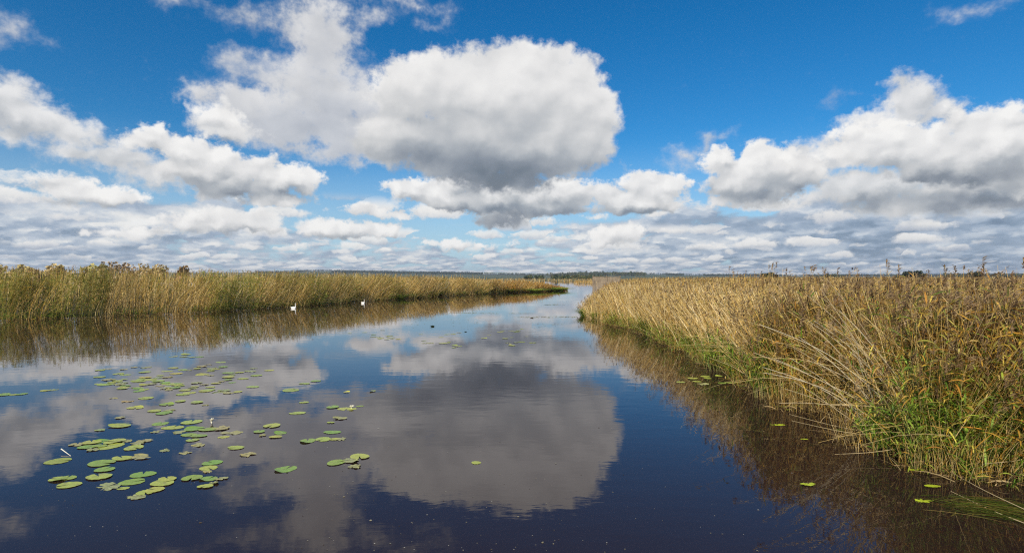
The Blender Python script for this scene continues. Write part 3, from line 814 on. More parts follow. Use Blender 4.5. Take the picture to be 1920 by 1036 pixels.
wood('distant_wood', 700, (1440, 2050), (800, 1100), (4, 7.5), lambda px, y, x: vnoise(px, y*.02, .03) > np.interp(px, [1440, 1750, 1850], [.72, .62, .2]), MDP*.8, 'dark low wood peeping over the reeds at the far right', 22, False)

# reeds of the far shore and the little spit in the channel
def far_reeds(name, n, poly, h, label):
    SS, SL = Soup(), Soup()
    (x0, x1), (y0, y1) = poly
    x = rng.uniform(x0, x1, n); y = rng.uniform(y0, y1, n); 
    hh = h*rng.uniform(.6, 1.05, n)*(.7+.6*vnoise(x, y, .06))
    f = y.mean()/45
    reeds(SS, SL, np.c_[x, y], hh, rng.normal(.1, .2, (n, 2)), rng.integers(2, 5, n), cols_left, lw=.012*f, ll=.5, sw=.006*f, lod=2, plume=.2)
    bed_object(name, SS, SL, label)
far_reeds('reed_bed', 2600, ((-60, 260), (338, 352)), 2.0, 'thin line of pale reeds along the far lake shore')
far_reeds('reed_bed', 700, ((27.5, 60), (236, 262)), 1.7, 'small spit of pale reeds where the channel opens into the lake')
sheet('ground_spit', [(28, 236), (62, 234), (62, 262), (30, 262)], .03, m_ground)
sheet('ground_far', [(-1500, 343), (1500, 343), (1500, 420), (-1500, 420)], .06, m_ground)

def limb(S, a, b, r0, r1, n=7, col=(.09, .07, .05), bend=.1):
    t = np.linspace(0, 1, 6)[:, None]
    P = np.array(a)*(1-t)+np.array(b)*t
    P[1:-1] += rng.normal(0, bend*np.linalg.norm(np.array(b)-np.array(a))*.2, (4, 3))
    S.tube(P[None], (r0*(1-t[:, 0])+r1*t[:, 0])[None], np.array([col]), n)
def bush(name, x, y, h, r, pal, label, cat, nq=420, q=.10, group=None):
    root = empty(name, (x, y, .03))
    S = Soup(); limb(S, (0, 0, -.1), (.1*r, 0, h*.5), .09*h/3, .05*h/3)
    for k_ in range(7):
        a = rng.uniform(0, 6.3); limb(S, (0, 0, h*rng.uniform(.1, .35)), (math.cos(a)*r*.7, math.sin(a)*r*.5, h*rng.uniform(.6, .9)), .045*h/3, .015*h/3, 5)
    S.build('trunk', MAT_BARK, root)
    S2 = Soup()
    m = 14
    a = rng.uniform(0, 6.3, m); rr = np.sqrt(rng.random(m))*r*.75
    c = np.c_[np.cos(a)*rr, np.sin(a)*rr, h*(.45+.42*rng.random(m))]
    crowns(S2, c, np.full(m, r*.36), np.full(m, h*.36), nq//m*2, pick(pal, m), np.full(m, q))
    S2.build('crown', MAT_WOOD, root)
    tag(root, label, cat, group)
    return root
WIL = np.array([(.54, .43, .18), (.58, .45, .22), (.44, .38, .14)])
RED = np.array([(.50, .27, .17), (.48, .34, .18)])
for px, top, y, r, pal, lab in [(30, 495, 62, 2.2, WIL, 'low olive bush showing above the reeds at the far left edge'),
                                (92, 494, 66, 2.6, WIL, 'rounded brownish bush behind the left reeds, second from the left edge'),
                                (182, 492, 64, 1.8, WIL, 'small narrow bush poking out of the left reeds between two wider ones'),
                                (243, 488, 74, 3.4, np.array([(.54, .40, .24), (.58, .44, .28)]), 'tallest and widest brown bush rising behind the left reeds'),
                                (283, 493, 78, 2.3, WIL, 'brownish bush just right of the tallest bush behind the left reeds'),
                                (340, 496, 76, 1.1, RED, 'small bush with reddish autumn leaves above the left reeds')]:
    bush('willow_bush', (px-CX)/F*y, y, H+(CY-top-3.0)/F*y, r, pal, lab, 'bush', 700, .13, 'bushes behind the left reeds')
for px, top, y, r, lab in [(1443, 511, 240, 3.2, 'lone dark round tree on the horizon over the middle of the right reeds'),
                           (1708, 508, 260, 3.0, 'left tree of the dark pair on the horizon above the right reeds'),
                           (1722, 509, 262, 2.6, 'right tree of the dark pair on the horizon above the right reeds'),
                           (1828, 509, 270, 3.6, 'dark horizon tree standing apart above the reeds near the right edge')]:
    bush('horizon_tree', (px-CX)/F*y, y, H+(CY-top)/F*y, r, DKP, lab, 'tree', 500, .32, 'single trees on the right horizon')

# ------------------------------------------------------------------ wooden screen behind the point of the right bank
m_plank, out = newmat('weathered_boards')
pz = V('MULTIPLY', objc(), (9.0, 9.0, .7))
nz = noise(pz, 1.0, 4, .6, dim='3D'); nz2 = noise(objc(), 3.0, 3, .6, dim='3D')
c = ramp(nz*.6+nz2*.4, [(.3, (.11, .08, .055)), (.5, (.23, .18, .125)), (.7, (.34, .27, .19))])
CUR[0].links.new(bsdf(c, .85).outputs[0], out.inputs[0])
def boxes(name, lst, mat, parent=None, bevel=0.0):
    """each box: centre, size, optional turn about z"""
    v = []; f = []
    for cx, cy, cz, sx, sy, sz, *r in lst:
        r = r[0] if r else 0.0; n = len(v)
        for dz_ in (-.5, .5):
            for a, b in ((-.5, -.5), (.5, -.5), (.5, .5), (-.5, .5)):
                X, Y_ = a*sx, b*sy
                v.append((cx+X*math.cos(r)-Y_*math.sin(r), cy+X*math.sin(r)+Y_*math.cos(r), cz+dz_*sz))
        f += [(n, n+3, n+2, n+1), (n+4, n+5, n+6, n+7), (n, n+1, n+5, n+4), (n+1, n+2, n+6, n+5), (n+2, n+3, n+7, n+6), (n+3, n, n+4, n+7)]
    me = bpy.data.meshes.new(name); me.from_pydata(v, [], f); me.materials.append(mat)
    o = bpy.data.objects.new(name, me); COL.objects.link(o)
    if parent: o.parent = parent
    return o
hide = empty('wooden_screen', (8.55, 60.0, 0.03), rad(-8))
tag(hide, 'weathered grey board screen standing at the tip of the right reed bank', 'wooden screen')
boxes('boards', [(.11+.165*i, 0, 1.48+rng.uniform(-.03, .03), .155, .025, 2.86) for i in range(17)], m_plank, hide)
for xx in (0.0, 1.4, 2.8): boxes('post', [(xx, .085, 1.5, .12, .12, 3.05)], m_plank, hide)
boxes('rail', [(1.4, .04, .5, 2.8, .05, .12)], m_plank, hide); boxes('rail', [(1.4, .04, 2.5, 2.8, .05, .12)], m_plank, hide)
boxes('top_board', [(1.4, .03, 2.955, 2.95, .16, .04)], m_plank, hide)

# ------------------------------------------------------------------ swans
m_white = simple_mat('white_feathers', (.82, .80, .76), .7, .06, 20)
m_beak = simple_mat('orange_beak', (.65, .18, .03), .45, .1)
m_black = simple_mat('black_skin', (.01, .01, .01), .4, .1)
def loft(path, ry, rn, mat, name, parent, n=14, sq=1.0):
    """closed tube along a path in the local XZ plane"""
    P = np.array(path, float); T = np.gradient(P, axis=0); T /= np.linalg.norm(T, axis=1, keepdims=True)+1e-9
    Nn = np.c_[-T[:, 1], T[:, 0]]
    th = np.arange(n)*2*np.pi/n
    v = []
    for p, nn, a, b in zip(P, Nn, ry, rn):
        for t in th: v.append((p[0]+nn[0]*math.sin(t)*b, math.cos(t)*a, p[1]+nn[1]*math.sin(t)*b))
    K = len(P); f = []
    for k_ in range(K-1):
        for j in range(n): f.append((k_*n+j, k_*n+(j+1) % n, (k_+1)*n+(j+1) % n, (k_+1)*n+j))
    v.append((P[0, 0], 0, P[0, 1])); v.append((P[-1, 0], 0, P[-1, 1]))
    f3 = [(K*n, (j+1) % n, j) for j in range(n)]+[(K*n+1, (K-1)*n+j, (K-1)*n+(j+1) % n) for j in range(n)]
    return npmesh(name, v, [f, f3], mat, parent, None, True)
def smooth_path(keys, n):
    keys = np.array(keys, float); t = np.linspace(0, len(keys)-1, n); k_ = np.arange(len(keys))
    o_ = np.stack([np.interp(t, k_, keys[:, i]) for i in range(keys.shape[1])], 1)
    for _ in range(3): o_[1:-1] = .25*o_[:-2]+.5*o_[1:-1]+.25*o_[2:]
    return o_
def swan(x, y, heading, s, label, resting=False):
    r = empty('swan', (x, y, 0.0), heading); tag(r, label, 'swan', 'swans by the left bank')
    if not resting:     # tail, back, breast, neck, head: one continuous body
        k_ = [(-.62, .20, .01, .01), (-.52, .17, .07, .05), (-.36, .13, .16, .13), (-.15, .10, .21, .19), (.08, .09, .20, .19), (.24, .12, .15, .15), (.31, .22, .075, .08), (.32, .34, .048, .05),
              (.30, .48, .040, .042), (.29, .60, .036, .038), (.31, .70, .038, .04), (.36, .745, .045, .045), (.42, .735, .040, .036), (.46, .72, .024, .022), (.475, .715, .006, .006)]
        beak = [(.455, .722, .022, .018), (.50, .705, .017, .012), (.55, .69, .014, .007), (.565, .686, .004, .003)]
        face = [(.44, .728, .030, .027), (.465, .72, .027, .023)]
    else:               # neck laid back over the body
        k_ = [(-.58, .18, .01, .01), (-.48, .16, .08, .06), (-.32, .13, .17, .15), (-.10, .11, .22, .20), (.12, .11, .20, .19), (.27, .16, .13, .13), (.31, .27, .075, .075), (.25, .36, .055, .055),
              (.14, .38, .05, .05), (.04, .40, .05, .052), (-.03, .39, .042, .04), (-.06, .385, .01, .01)]
        beak = [(-.05, .385, .020, .016), (-.10, .36, .016, .010), (-.14, .34, .004, .003)]; face = [(-.035, .388, .028, .026), (-.06, .382, .024, .022)]
    p = smooth_path(k_, 48)*s
    p[:, 1] -= .045*s
    loft(p[:, :2], p[:, 2], p[:, 3], m_white, 'body', r)
    b = np.array(beak)*s; b[:, 1] -= .045*s; loft(b[:, :2], b[:, 2], b[:, 3], m_beak, 'beak', r, 8)
    b = np.array(face)*s; b[:, 1] -= .045*s; loft(b[:, :2], b[:, 2]*1.04, b[:, 3]*1.04, m_black, 'face_patch', r, 10)
    for sg in (-1, 1):  # folded wings
        w = smooth_path([(-.50, .235, .008, .01), (-.36, .23, .05, .07), (-.15, .22, .075, .10), (.05, .19, .06, .09), (.17, .17, .02, .03)], 20)*s
        w[:, 1] -= .045*s
        o_ = loft(w[:, :2], w[:, 2], w[:, 3], m_white, 'wing', r, 10); o_.location.y = sg*.13*s
    return r
x, y = W(551, 578); swan(x, y, rad(-28), .68, 'white swan with its neck held upright, gliding beside the left bank')
x, y = W(681, 568.5); swan(x, y, rad(-40), .62, 'small white swan resting with its neck folded back near the bank, right of the other')

# ------------------------------------------------------------------ water lilies
m_pad, out = newmat('lily_leaf')
nz = noise(geo('Position'), 14.0, 4, .65, dim='3D')
rotp = sstep(noise(V('ADD', geo('Position'), (4., 9., 0)), 6.0, 4, .6, dim='3D'), .54, .66)
c = V('MULTIPLY', attr(), XYZ(nz*.7+.62, nz*.6+.68, nz*.7+.6))
c = MIX(rotp*.5, c, (.26, .22, .08))
b = bsdf(c, .38, Specular_IOR_Level=.5)
CUR[0].links.new(b.outputs[0], out.inputs[0])
m_sunk, out = newmat('sunken_leaf')
CUR[0].links.new(bsdf((.30, .14, .06), .9).outputs[0], out.inputs[0])
PADC = {'g': (.24, .35, .05), 'y': (.40, .43, .07), 'b': (.35, .33, .13), 's': (.26, .15, .08)}
PADW = {'g': 'green', 'y': 'yellowish green', 'b': 'torn brownish', 's': 'reddish brown sunken'}
pad_n = [0]
def pad(px, py, wpx, kind, label, group, parts=True, mat=None, z=None, name='lily_pad', cat='lily pad', asp=None):
    pad_n[0] += 1
    i = pad_n[0]
    x, y = W(px, py)
    r = wpx*.5/F*y
    z = (.003 + .0012*(i % 11)) if z is None else z
    n = 30
    rot = random.uniform(0, 6.28)
    th = np.linspace(.16, 2*np.pi-.16, n)
    asp = asp or random.uniform(.68, 1.0)
    R = r*(1+.07*np.sin(th*2+random.random()*6)+.035*np.sin(th*3+random.random()*6)+rng.normal(0, .02, n))
    R[[0, -1]] *= .97
    if kind == 'b':      # bites and ragged edge
        for _ in range(random.randint(2, 4)):
            c0 = random.uniform(.4, 5.9); w_ = random.uniform(.12, .45)
            R *= 1-random.uniform(.25, .6)*np.exp(-((th-c0)/w_)**2)
        R *= 1+rng.normal(0, .07, n)
    base = PADC[kind]; hue = 1+rng.normal(0, .09)
    rings = [(0.02, 0), (.35, .0), (.7, .0), (.93, .0), (1.0, 0)]
    v = []; cc = []
    lift = rng.normal(0, .004, n) if kind == 'b' else np.zeros(n)
    curl = random.random() < .10 and kind != 's'
    for k_, (q, dz_) in enumerate(rings):
        for j in range(n):
            X, Y_ = math.cos(th[j]+rot)*R[j]*q, math.sin(th[j]+rot)*R[j]*q*asp
            zz = dz_ + lift[j]*q + (.022*max(0, math.cos(th[j]-2.4))**3*q**4 if curl else 0) + .0015*math.sin(j*2.2)*q
            v.append((X, Y_, zz))
            f_ = .9+.2*q if j % 5 else 1.14
            cc.append([base[0]*hue*f_, base[1]*f_, base[2]*f_])
    f = [(k_*n+j, k_*n+j+1, (k_+1)*n+j+1, (k_+1)*n+j) for k_ in range(len(rings)-1) for j in range(n-1)]
    leaf = npmesh(name if not parts else 'leaf', v, [f], mat or m_pad, None, np.array(cc), True, (x, y, z))
    if parts:
        e = empty(name, (x, y, z)); leaf.parent = e; leaf.location = (0, 0, 0)
        S = Soup(); t = np.linspace(0, 1, 7)[:, None]
        a = random.uniform(0, 6.28)
        P = np.c_[t*math.cos(a)*r*2.3+np.sin(t*3)*.03, t*math.sin(a)*r*2.3, -.012-z-.32*t**1.6]
        S.tube(P[None], np.full((1, 7), .0045), np.array([(.22, .20, .08)]), 5)
        S.build('stalk', m_pad, e)
        root = e
    else: root = leaf
    tag(root, label, cat, group)
    return root
RAFTS = {
 'the front raft at the lower left': [(109,864,44,'g'),(109,898,36,'y'),(125,896,30,'g'),(129,909,45,'y'),(83,918,34,'s')],
 'the chain behind the front raft': [(190,868,44,'g'),(229,859,37,'y'),(264,857,36,'b'),(196,880,32,'g')],
 'the row left of the foremost raft': [(185,894,42,'y'),(201,912,46,'b'),(248,903,42,'g'),(268,889,42,'g'),(231,915,20,'y')],
 'the foremost raft pointing down left': [(305,905,44,'y'),(290,918,34,'y'),(272,923,32,'y'),(257,931,32,'b'),(314,898,34,'y')],
 'the upright raft right of the foremost one': [(360,896,34,'g'),(391,897,33,'g'),(385,912,27,'y'),(400,906,18,'b'),(415,897,24,'b'),(398,867,35,'g'),(391,877,34,'y'),(389,884,18,'b')],
 'the crowded round raft at the left': [(163,838,30,'g'),(146,833,28,'b'),(172,829,30,'y'),(187,836,26,'g'),(201,838,36,'y'),(214,835,34,'y'),(216,827,36,'y'),(190,827,28,'g'),(233,827,24,'b'),(175,843,24,'b')],
 'the small raft touching the crowded one': [(251,839,34,'y'),(260,830,30,'b'),(272,826,26,'b')],
 'the loose pads behind the crowded raft': [(225,798,38,'y'),(225,783,20,'b'),(187,806,20,'b'),(300,794,30,'g'),(292,809,20,'b')],
 'the long band holding a bud': [(324,801,38,'y'),(335,810,26,'b'),(359,791,34,'y'),(364,804,32,'g'),(391,805,32,'g'),(414,803,34,'b'),(354,815,28,'g'),(373,817,28,'g'),(361,825,24,'y'),(434,811,38,'b'),(419,819,20,'y')],
 'the ragged scraps before the bud band': [(372,834,26,'b'),(309,844,20,'b'),(348,849,26,'b'),(442,839,30,'y'),(466,852,28,'b')],
 'the foursome right of the long band': [(510,798,32,'y'),(486,809,22,'g'),(491,816,14,'b'),(526,811,23,'g'),(517,819,23,'y')],
 'the raft of the far left middle water': [(254,764,30,'y'),(289,770,26,'y'),(308,774,28,'g'),(318,769,24,'b'),(313,758,26,'g'),(338,752,20,'y'),(369,754,22,'y'),(385,759,12,'b'),(274,746,26,'y'),(213,746,16,'b'),(238,752,24,'b')],
 'the short row left of the cloud reflection': [(577,826,30,'g'),(606,823,29,'y'),(627,823,20,'y'),(640,823,20,'b'),(623,810,31,'g')],
 'the nearest raft at left of centre': [(630,867,33,'g'),(674,856,35,'y'),(658,863,34,'b'),(665,875,26,'b')],
 'the narrow raft holding a white flower': [(624,763,24,'g'),(650,766,34,'y'),(675,761,14,'g')],
 'the strays between the rafts left of centre': [(558,774,30,'y'),(638,784,27,'b'),(620,792,15,'y'),(570,754,18,'y'),(650,735,12,'y'),(699,733,12,'y'),(545,731,32,'g'),(571,719,20,'y'),(592,714,20,'g')],
}
ORD = ['leftmost', 'second from left', 'third from left', 'fourth from left', 'fifth from left', 'sixth from left', 'seventh from left', 'eighth from left', 'ninth from left', 'tenth from left', 'eleventh from left']
for cl, lst in RAFTS.items():
    lst = sorted(lst)
    for i, (px, py, w_, k_) in enumerate(lst):
        where = 'rightmost' if i == len(lst)-1 else ORD[i]
        pad(px, py, w_, k_, f"{PADW[k_]} lily pad, {where} in {cl}", 'lily pads on the near left water', parts=w_ >= 26, z=(-.03 if k_ == 's' else None))
pad(536, 879, 38, 'g', 'single bright green lily pad floating alone between two rafts, left of centre', 'lily pads on the near left water')
pad(893, 867, 19, 'y', 'small yellowish lily pad alone on the reflection of the central cloud', 'lily pads on the near left water', parts=False)
def scatter(n, boxes_, label, group, wr, tot=None, kinds='yyyggb'):
    done = []
    while len(done) < n:
        x0, x1, y0, y1 = boxes_[random.randrange(len(boxes_))]
        cx_, cy_ = random.gauss((x0+x1)/2, (x1-x0)/3.4), random.gauss((y0+y1)/2, (y1-y0)/3.4)
        if not (x0-15 < cx_ < x1+15 and y0-3 < cy_ < y1+3): continue
        w_ = random.uniform(*wr)*(cy_-518)/190
        if any(abs(cx_-a) < (w_+c_)*.32 and abs(cy_-b_) < 1.5 for a, b_, c_ in done): continue
        done.append((cx_, cy_, w_))
        pad(cx_, cy_, w_, random.choice(kinds), label, group, parts=False)
scatter(98, [(140, 260, 706, 724), (195, 250, 710, 722), (200, 280, 684, 700), (230, 330, 700, 716), (210, 280, 718, 732), (260, 350, 712, 730), (300, 400, 716, 734), (270, 400, 686, 702), (370, 480, 678, 700), (380, 470, 700, 716), (330, 470, 724, 740), (440, 520, 690, 706), (330, 380, 662, 674), (150, 470, 690, 736)],
        'small lily pad in the broad drift below the left bank reflection', 'lily pads drifting in the left middle water', (12, 25), kinds='yyyybbg')
scatter(6, [(30, 120, 724, 738), (0, 40, 734, 740)], 'lily pad on the blue water at the far left edge', 'lily pads near the left edge', (13, 20), kinds='gyb')
scatter(46, [(780, 900, 624, 632), (850, 1010, 612, 628), (900, 1000, 628, 642), (770, 860, 634, 644), (940, 980, 638, 648), (840, 870, 646, 652), (650, 760, 618, 634), (690, 760, 628, 636)],
        'tiny distant lily pad in the middle of the channel', 'lily pads far out in the channel', (11, 24), kinds='yyyb')
scatter(12, [(1290, 1350, 706, 722), (1320, 1395, 712, 730), (1300, 1380, 700, 712)], 'lily pad in the sheltered hollow beside the right reeds', 'lily pads by the right bank', (11, 21), kinds='yybg')
scatter(6, [(1440, 1500, 740, 800), (1400, 1470, 720, 760)], 'dark wet lily pad half hidden under the leaning right reeds', 'lily pads under the overhanging reeds', (9, 16), kinds='yb')
for px, py, w_, lab in [(926, 863, 26, 'reddish brown sunken leaf showing under the surface beside the lone small pad'), (988, 805, 16, 'small sunken brown leaf in the central cloud reflection, below another'), (957, 761, 20, 'sunken brown leaf high in the dark part of the central cloud reflection')]:
    pad(px, py, w_, 's', lab, None, parts=False, mat=m_sunk, z=-.02, name='sunken_leaf', cat='sunken leaf')

# floating mats out in the channel: hair-thin lines of weed
def weed_line(n, px0, px1, py, spread, label):
    S = Soup()
    px = rng.uniform(px0, px1, n); px = px[(vnoise(px, py, .035) > .42) | (rng.random(n) < .12)]; n = len(px); pyy = py + 2.2*(vnoise(px, 7, .02)-.5) + rng.normal(0, spread, n)*np.sin((px-px0)/(px1-px0)*np.pi)
    y = F*H/(pyy-CY); x = (px-CX)/F*y
    L = rng.uniform(.04, .16, n)*y/40; a = rng.normal(0, .5, n)
    t = np.linspace(-.5, .5, 3)[None]
    P = np.stack([x[:, None]+L[:, None]*t*np.cos(a)[:, None], y[:, None]+L[:, None]*t*np.sin(a)[:, None], np.full((n, 3), .012)], -1)
    S.ribbon(P, np.c_[-np.sin(a), np.cos(a), np.zeros(n)], (L*.33)[:, None]*np.array([[.3, 1, .3]]), mixcols([(LGREEN*1.2, .5), (LOLIVE*1.2, .8), (LDRY, .3)], n))
    o = S.build('floating_weed', MAT_LEAF); tag(o, label, 'water weed', None, 'stuff')
weed_line(260, 830, 1000, 587, .5, 'thin greenish line of floating weed crossing the channel')
weed_line(220, 1020, 1092, 571, .6, 'short line of floating weed off the tip of the right bank')
weed_line(300, 960, 1095, 594, 1.0, 'dark streak of floating weed reaching the tip of the right bank')
weed_line(240, 680, 1060, 608, 9, 'sparse flecks of weed scattered over the far water')

# yellow-green leaves adrift beside the right bank
m_lime, out = newmat('lime_leaf')
nz = noise(objc(), 12.0, 3, .6, dim='3D')
CUR[0].links.new(bsdf(V('MULTIPLY', XYZ(nz*.4+.8, nz*.4+.8, nz+.5), (.42, .50, .03)), .35).outputs[0], out.inputs[0])
for px, py, w_, k_, lab in [(1515, 908, 32, 'b', 'bright lime leaf floating farthest out from the right bank'), (1719, 882, 26, 'g', 'narrow lime leaf floating right against the foot of the near reeds'),
                      (1748, 912, 28, 'g', 'flat lime leaf between the reed foot and the crumpled leaf'), (1730, 938, 36, 'b', 'crumpled lime leaf, nearest to the viewer off the right bank'),
                      (1458, 796, 26, 'b', 'lime leaf pair shape lying in the dark water under the leaning stalks'), (1508, 823, 14, 'g', 'tiny lime leaf in the dark water left of the near reeds')]:
    pad(px, py, w_, k_, lab, 'lime green leaves adrift by the right bank', parts=False, mat=m_lime, name='floating_leaf', cat='floating leaf', asp=.5)

# bud and flower
m_petal = simple_mat('white_petals', (.80, .74, .55), .6, .08, 30)
def flower(px, py, r, up, label):
    x, y = W(px, py); e = empty('water_lily_flower', (x, y, .03)); tag(e, label, 'flower')
    for k_ in range(9):
        a = k_*2*math.pi/9; tilt = up if k_ % 2 else up*.8
        t = np.linspace(0, 1, 5); w_ = np.array([.25, .8, 1, .7, .05])*r*.28
        P = np.c_[np.cos(a)*r*t*math.cos(tilt), np.sin(a)*r*t*math.cos(tilt), r*t*math.sin(tilt)+.1*r*t*t]
        S = Soup(); S.ribbon(P[None], np.array([[-math.sin(a), math.cos(a), .0]]), w_[None], np.array([(.8, .74, .5)])); S.build('petal', m_petal, e)
    S = Soup(); S.tube(np.array([[(0, 0, -.03), (0, 0, 0), (0, 0, .02)]], float)*1.0, np.array([[.012, .02, .008]]), np.array([(.4, .35, .08)]), 7); S.build('centre', m_petal, e)
flower(397, 793, .075, 1.15, 'half closed cream bud standing on the long band of pads')
flower(659, 765, .07, .45, 'small open white flower lying on the narrow raft')

# bits of cut reed on the water
def stalk(name, pts, r, mat, label, cat, group=None, col=(.78, .68, .48), n=10):
    p = smooth_path(pts, n); o0 = p[0].copy()
    S = Soup(); tt = np.linspace(0, 1, n)
    S.tube((p-o0)[None], (r*(1-.6*tt))[None], np.array([col]), 5)
    o = S.build(name, mat); o.location = o0
    tag(o, label, cat, group); return o
def pt(px, py, Y): return ((px-CX)/F*Y, Y, H-(py-CY)/F*Y)
a, b_ = W(115, 842, .05), W(133, 853, .01)
stalk('reed_fragment', [(a[0], a[1], .06), ((a[0]+b_[0])/2, (a[1]+b_[1])/2, .03), (b_[0], b_[1], .0)],   .010, MAT_STEM, 'pale broken piece of reed sticking out of the left water', 'reed piece', None, (.8, .76, .62))
# dark tufts standing in mid channel
def tuft(name, x, y, r, h, n, colf, label, cat, group, wd=.012, zb=-.03, spread=1.0):
    S = Soup()
    a = rng.uniform(0, 2*np.pi, n); u = rng.random(n)**.6
    b = np.c_[np.cos(a)*r*.35*u, np.sin(a)*r*.35*u, np.full(n, zb)]
    t = np.linspace(0, 1, 5)[None]
    L = h*rng.uniform(.6, 1.15, n)[:, None]
    out_ = (r*rng.uniform(.3, 1.2, n)*spread)[:, None]
    P = np.stack([b[:, 0:1]+np.cos(a)[:, None]*out_*t**1.6, b[:, 1:2]+np.sin(a)[:, None]*out_*t**1.6, b[:, 2:3]+L*(t*1.25-.55*t**2.4)], -1)
    S.ribbon(P, np.c_[-np.sin(a), np.cos(a), np.zeros(n)], wd*np.array([[.7, 1, 1, .6, .05]])*rng.uniform(.6, 1.3, (n, 1)), colf(n))
    o = S.build(name, MAT_LEAF); o.location = (x, y, 0); tag(o, label, cat, group); return o
cgreen = lambda n: mixcols([(LGREEN*1.25, 1), (LOLIVE*1.1, .45), (LGOLD, .08)], n)
cyel = lambda n: mixcols([(LGREEN*1.7, 1), (LOLIVE*1.6, .9)], n)
cdark = lambda n: pick(LGREEN*.3, n)
cbrown = lambda n: pick(PLUME*.8, n)
for px, py, r, h, cf, lab in [(811, 612, .16, .13, cdark, 'dark green tuft of plants alone in the blue water of the channel'),
                              (873, 622, .07, .07, cdark, 'tiny dark tuft right of the larger dark one in the channel'),
                              (997, 596, .16, .10, cbrown, 'small brown tuft far out in the channel near the right bank')]:
    x, y = W(px, py); tuft('plant_tuft', x, y, r, h, 70, cf, lab, 'water plant', 'dark tufts in the channel', .02)

# sedge and leafy clumps along both margins
for px, py, r, h, cf, lab in [(95, 592, .8, .7, cyel, 'low clump with yellow flowers at the left bank, nearest the left edge'),
        (222, 588, .8, .8, cgreen, 'small green sedge clump at the foot of the left reeds, second from the left edge'),
        (414, 580, 1.3, 1.25, cyel, 'rounded yellow green sedge clump on the left bank, well left of the swans'),
        (487, 577, 1.3, 1.2, cgreen, 'green sedge clump on the left bank, a little left of the upright swan'),
        (568, 571, 1.5, 1.2, cgreen, 'dark green leafy clump just right of the upright swan'),
        (596, 570, 1.1, .8, cgreen, 'lower green clump between the two swans, beside the dark leafy one'),
        (646, 566, 1.1, 1.1, cyel, 'bright yellow green clump just left of the resting swan'),
        (745, 560, 2.0, 1.2, cyel, 'wide low green clump first to the right of the resting swan'),
        (772, 558, 1.3, 1.3, cgreen, 'dark green clump beside the wide low one on the left bank'),
        (808, 555, 2.4, 1.5, cyel, 'largest yellow green clump where the left bank turns towards the orange reeds'),
        (868, 551, 2.0, 1.2, cyel, 'green clump at the start of the orange reeds'),
        (908, 549, 2.2, 1.4, cgreen, 'green clump in front of the orange reeds, second along'),
        (953, 548, 2.4, 1.3, cgreen, 'darker green clump midway along the orange reeds'),
        (1003, 547, 2.6, 1.2, cyel, 'pale green clump towards the end of the orange reeds'),
        (1046, 545, 2.8, 1.3, cyel, 'green clump at the very tip of the orange reeds')]:
    x, y = W(px, py); y += .25
    S = tuft('sedge_clump', x, y, r*1.15, h*.72, int(230*r), cf, lab, 'sedge clump', 'green clumps along the left bank', .020*max(1, y/60), spread=1.05)
for px, py, r, h, n, cf, lab in [(1092, 592, .8, .9, 330, cgreen, 'green leafy clump at the outermost tip of the right bank'),
        (1112, 596, .7, .7, 240, cyel, 'short grassy clump just right of the leafy tip of the right bank'),
        (1165, 610, .9, 1.0, 420, cyel, 'bright green grassy clump on the right bank, nearest the tip'),
        (1217, 626, 1.0, 1.25, 520, cgreen, 'rounded bushy green clump with yellow flowers on the right bank'),
        (1262, 640, .8, .75, 300, cgreen, 'low dark clump between the bushy clump and the first green reeds')]:
    x, y = W(px, py); x += .15
    tuft('sedge_clump', x, y, r*1.1, h*.85, n, cf, lab, 'sedge clump', 'green clumps along the right bank', .010, spread=1.1)
m_yel = simple_mat('yellow_petals', (.75, .55, .03), .6, .1)

# fresh green reeds standing out from the bank
def green_reeds(px, py, h, r, n, label):
    x, y = W(px, py); root = empty('green_reed_clump', (x, y, 0)); tag(root, label, 'green reeds', 'fresh green reed clumps on the right bank')
    SS, SL = Soup(), Soup()
    a = rng.uniform(0, 6.28, n); q = np.sqrt(rng.random(n))*r
    xy = np.c_[np.cos(a)*q, np.sin(a)*q*.7]
    reeds(SS, SL, xy, h*rng.uniform(.6, 1.1, n), xy*.55+rng.normal(0, .12, (n, 2))+np.array([-.12, -.05]), rng.integers(9, 15, n), lambda n_, t, x_, y_: mixcols([(LGREEN*1.15, 1.), (LOLIVE, .22), (LGOLD, .10)], n_),
          lw=.0125, ll=.40, sw=.0045, lod=0, plume=0, tmin=.22, el=48, windk=.15, stemcol=pick(np.array([(.30, .32, .10), (.42, .38, .16)]), n), z0=-.15)
    SS.build('stems', MAT_STEM, root); SL.build('leaves', MAT_LEAF, root)
green_reeds(1305, 668, 1.1, .45, 46, 'fresh green reeds farthest along the right bank, just before the bushy clump')
green_reeds(1352, 694, 1.3, .50, 60, 'fresh green reeds leaning over the lily pads beside the right bank')
green_reeds(1440, 745, 1.65, .34, 64, 'upright green reed clump with its foot in the water, left of the leaning stalks')
green_reeds(1395, 716, 1.3, .35, 40, 'green reeds just behind the upright clump standing in the water')
green_reeds(1752, 872, 1.75, .42, 90, 'broad green reed clump at the water by the right foreground')
green_reeds(1812, 880, 1.55, .40, 70, 'green reeds in the right foreground, next to the broad clump')
green_reeds(1880, 884, 1.9, .40, 70, 'green reeds closest to the right edge of the foreground')
green_reeds(1665, 850, .95, .25, 30, 'low green shoots at the left end of the foreground reeds')

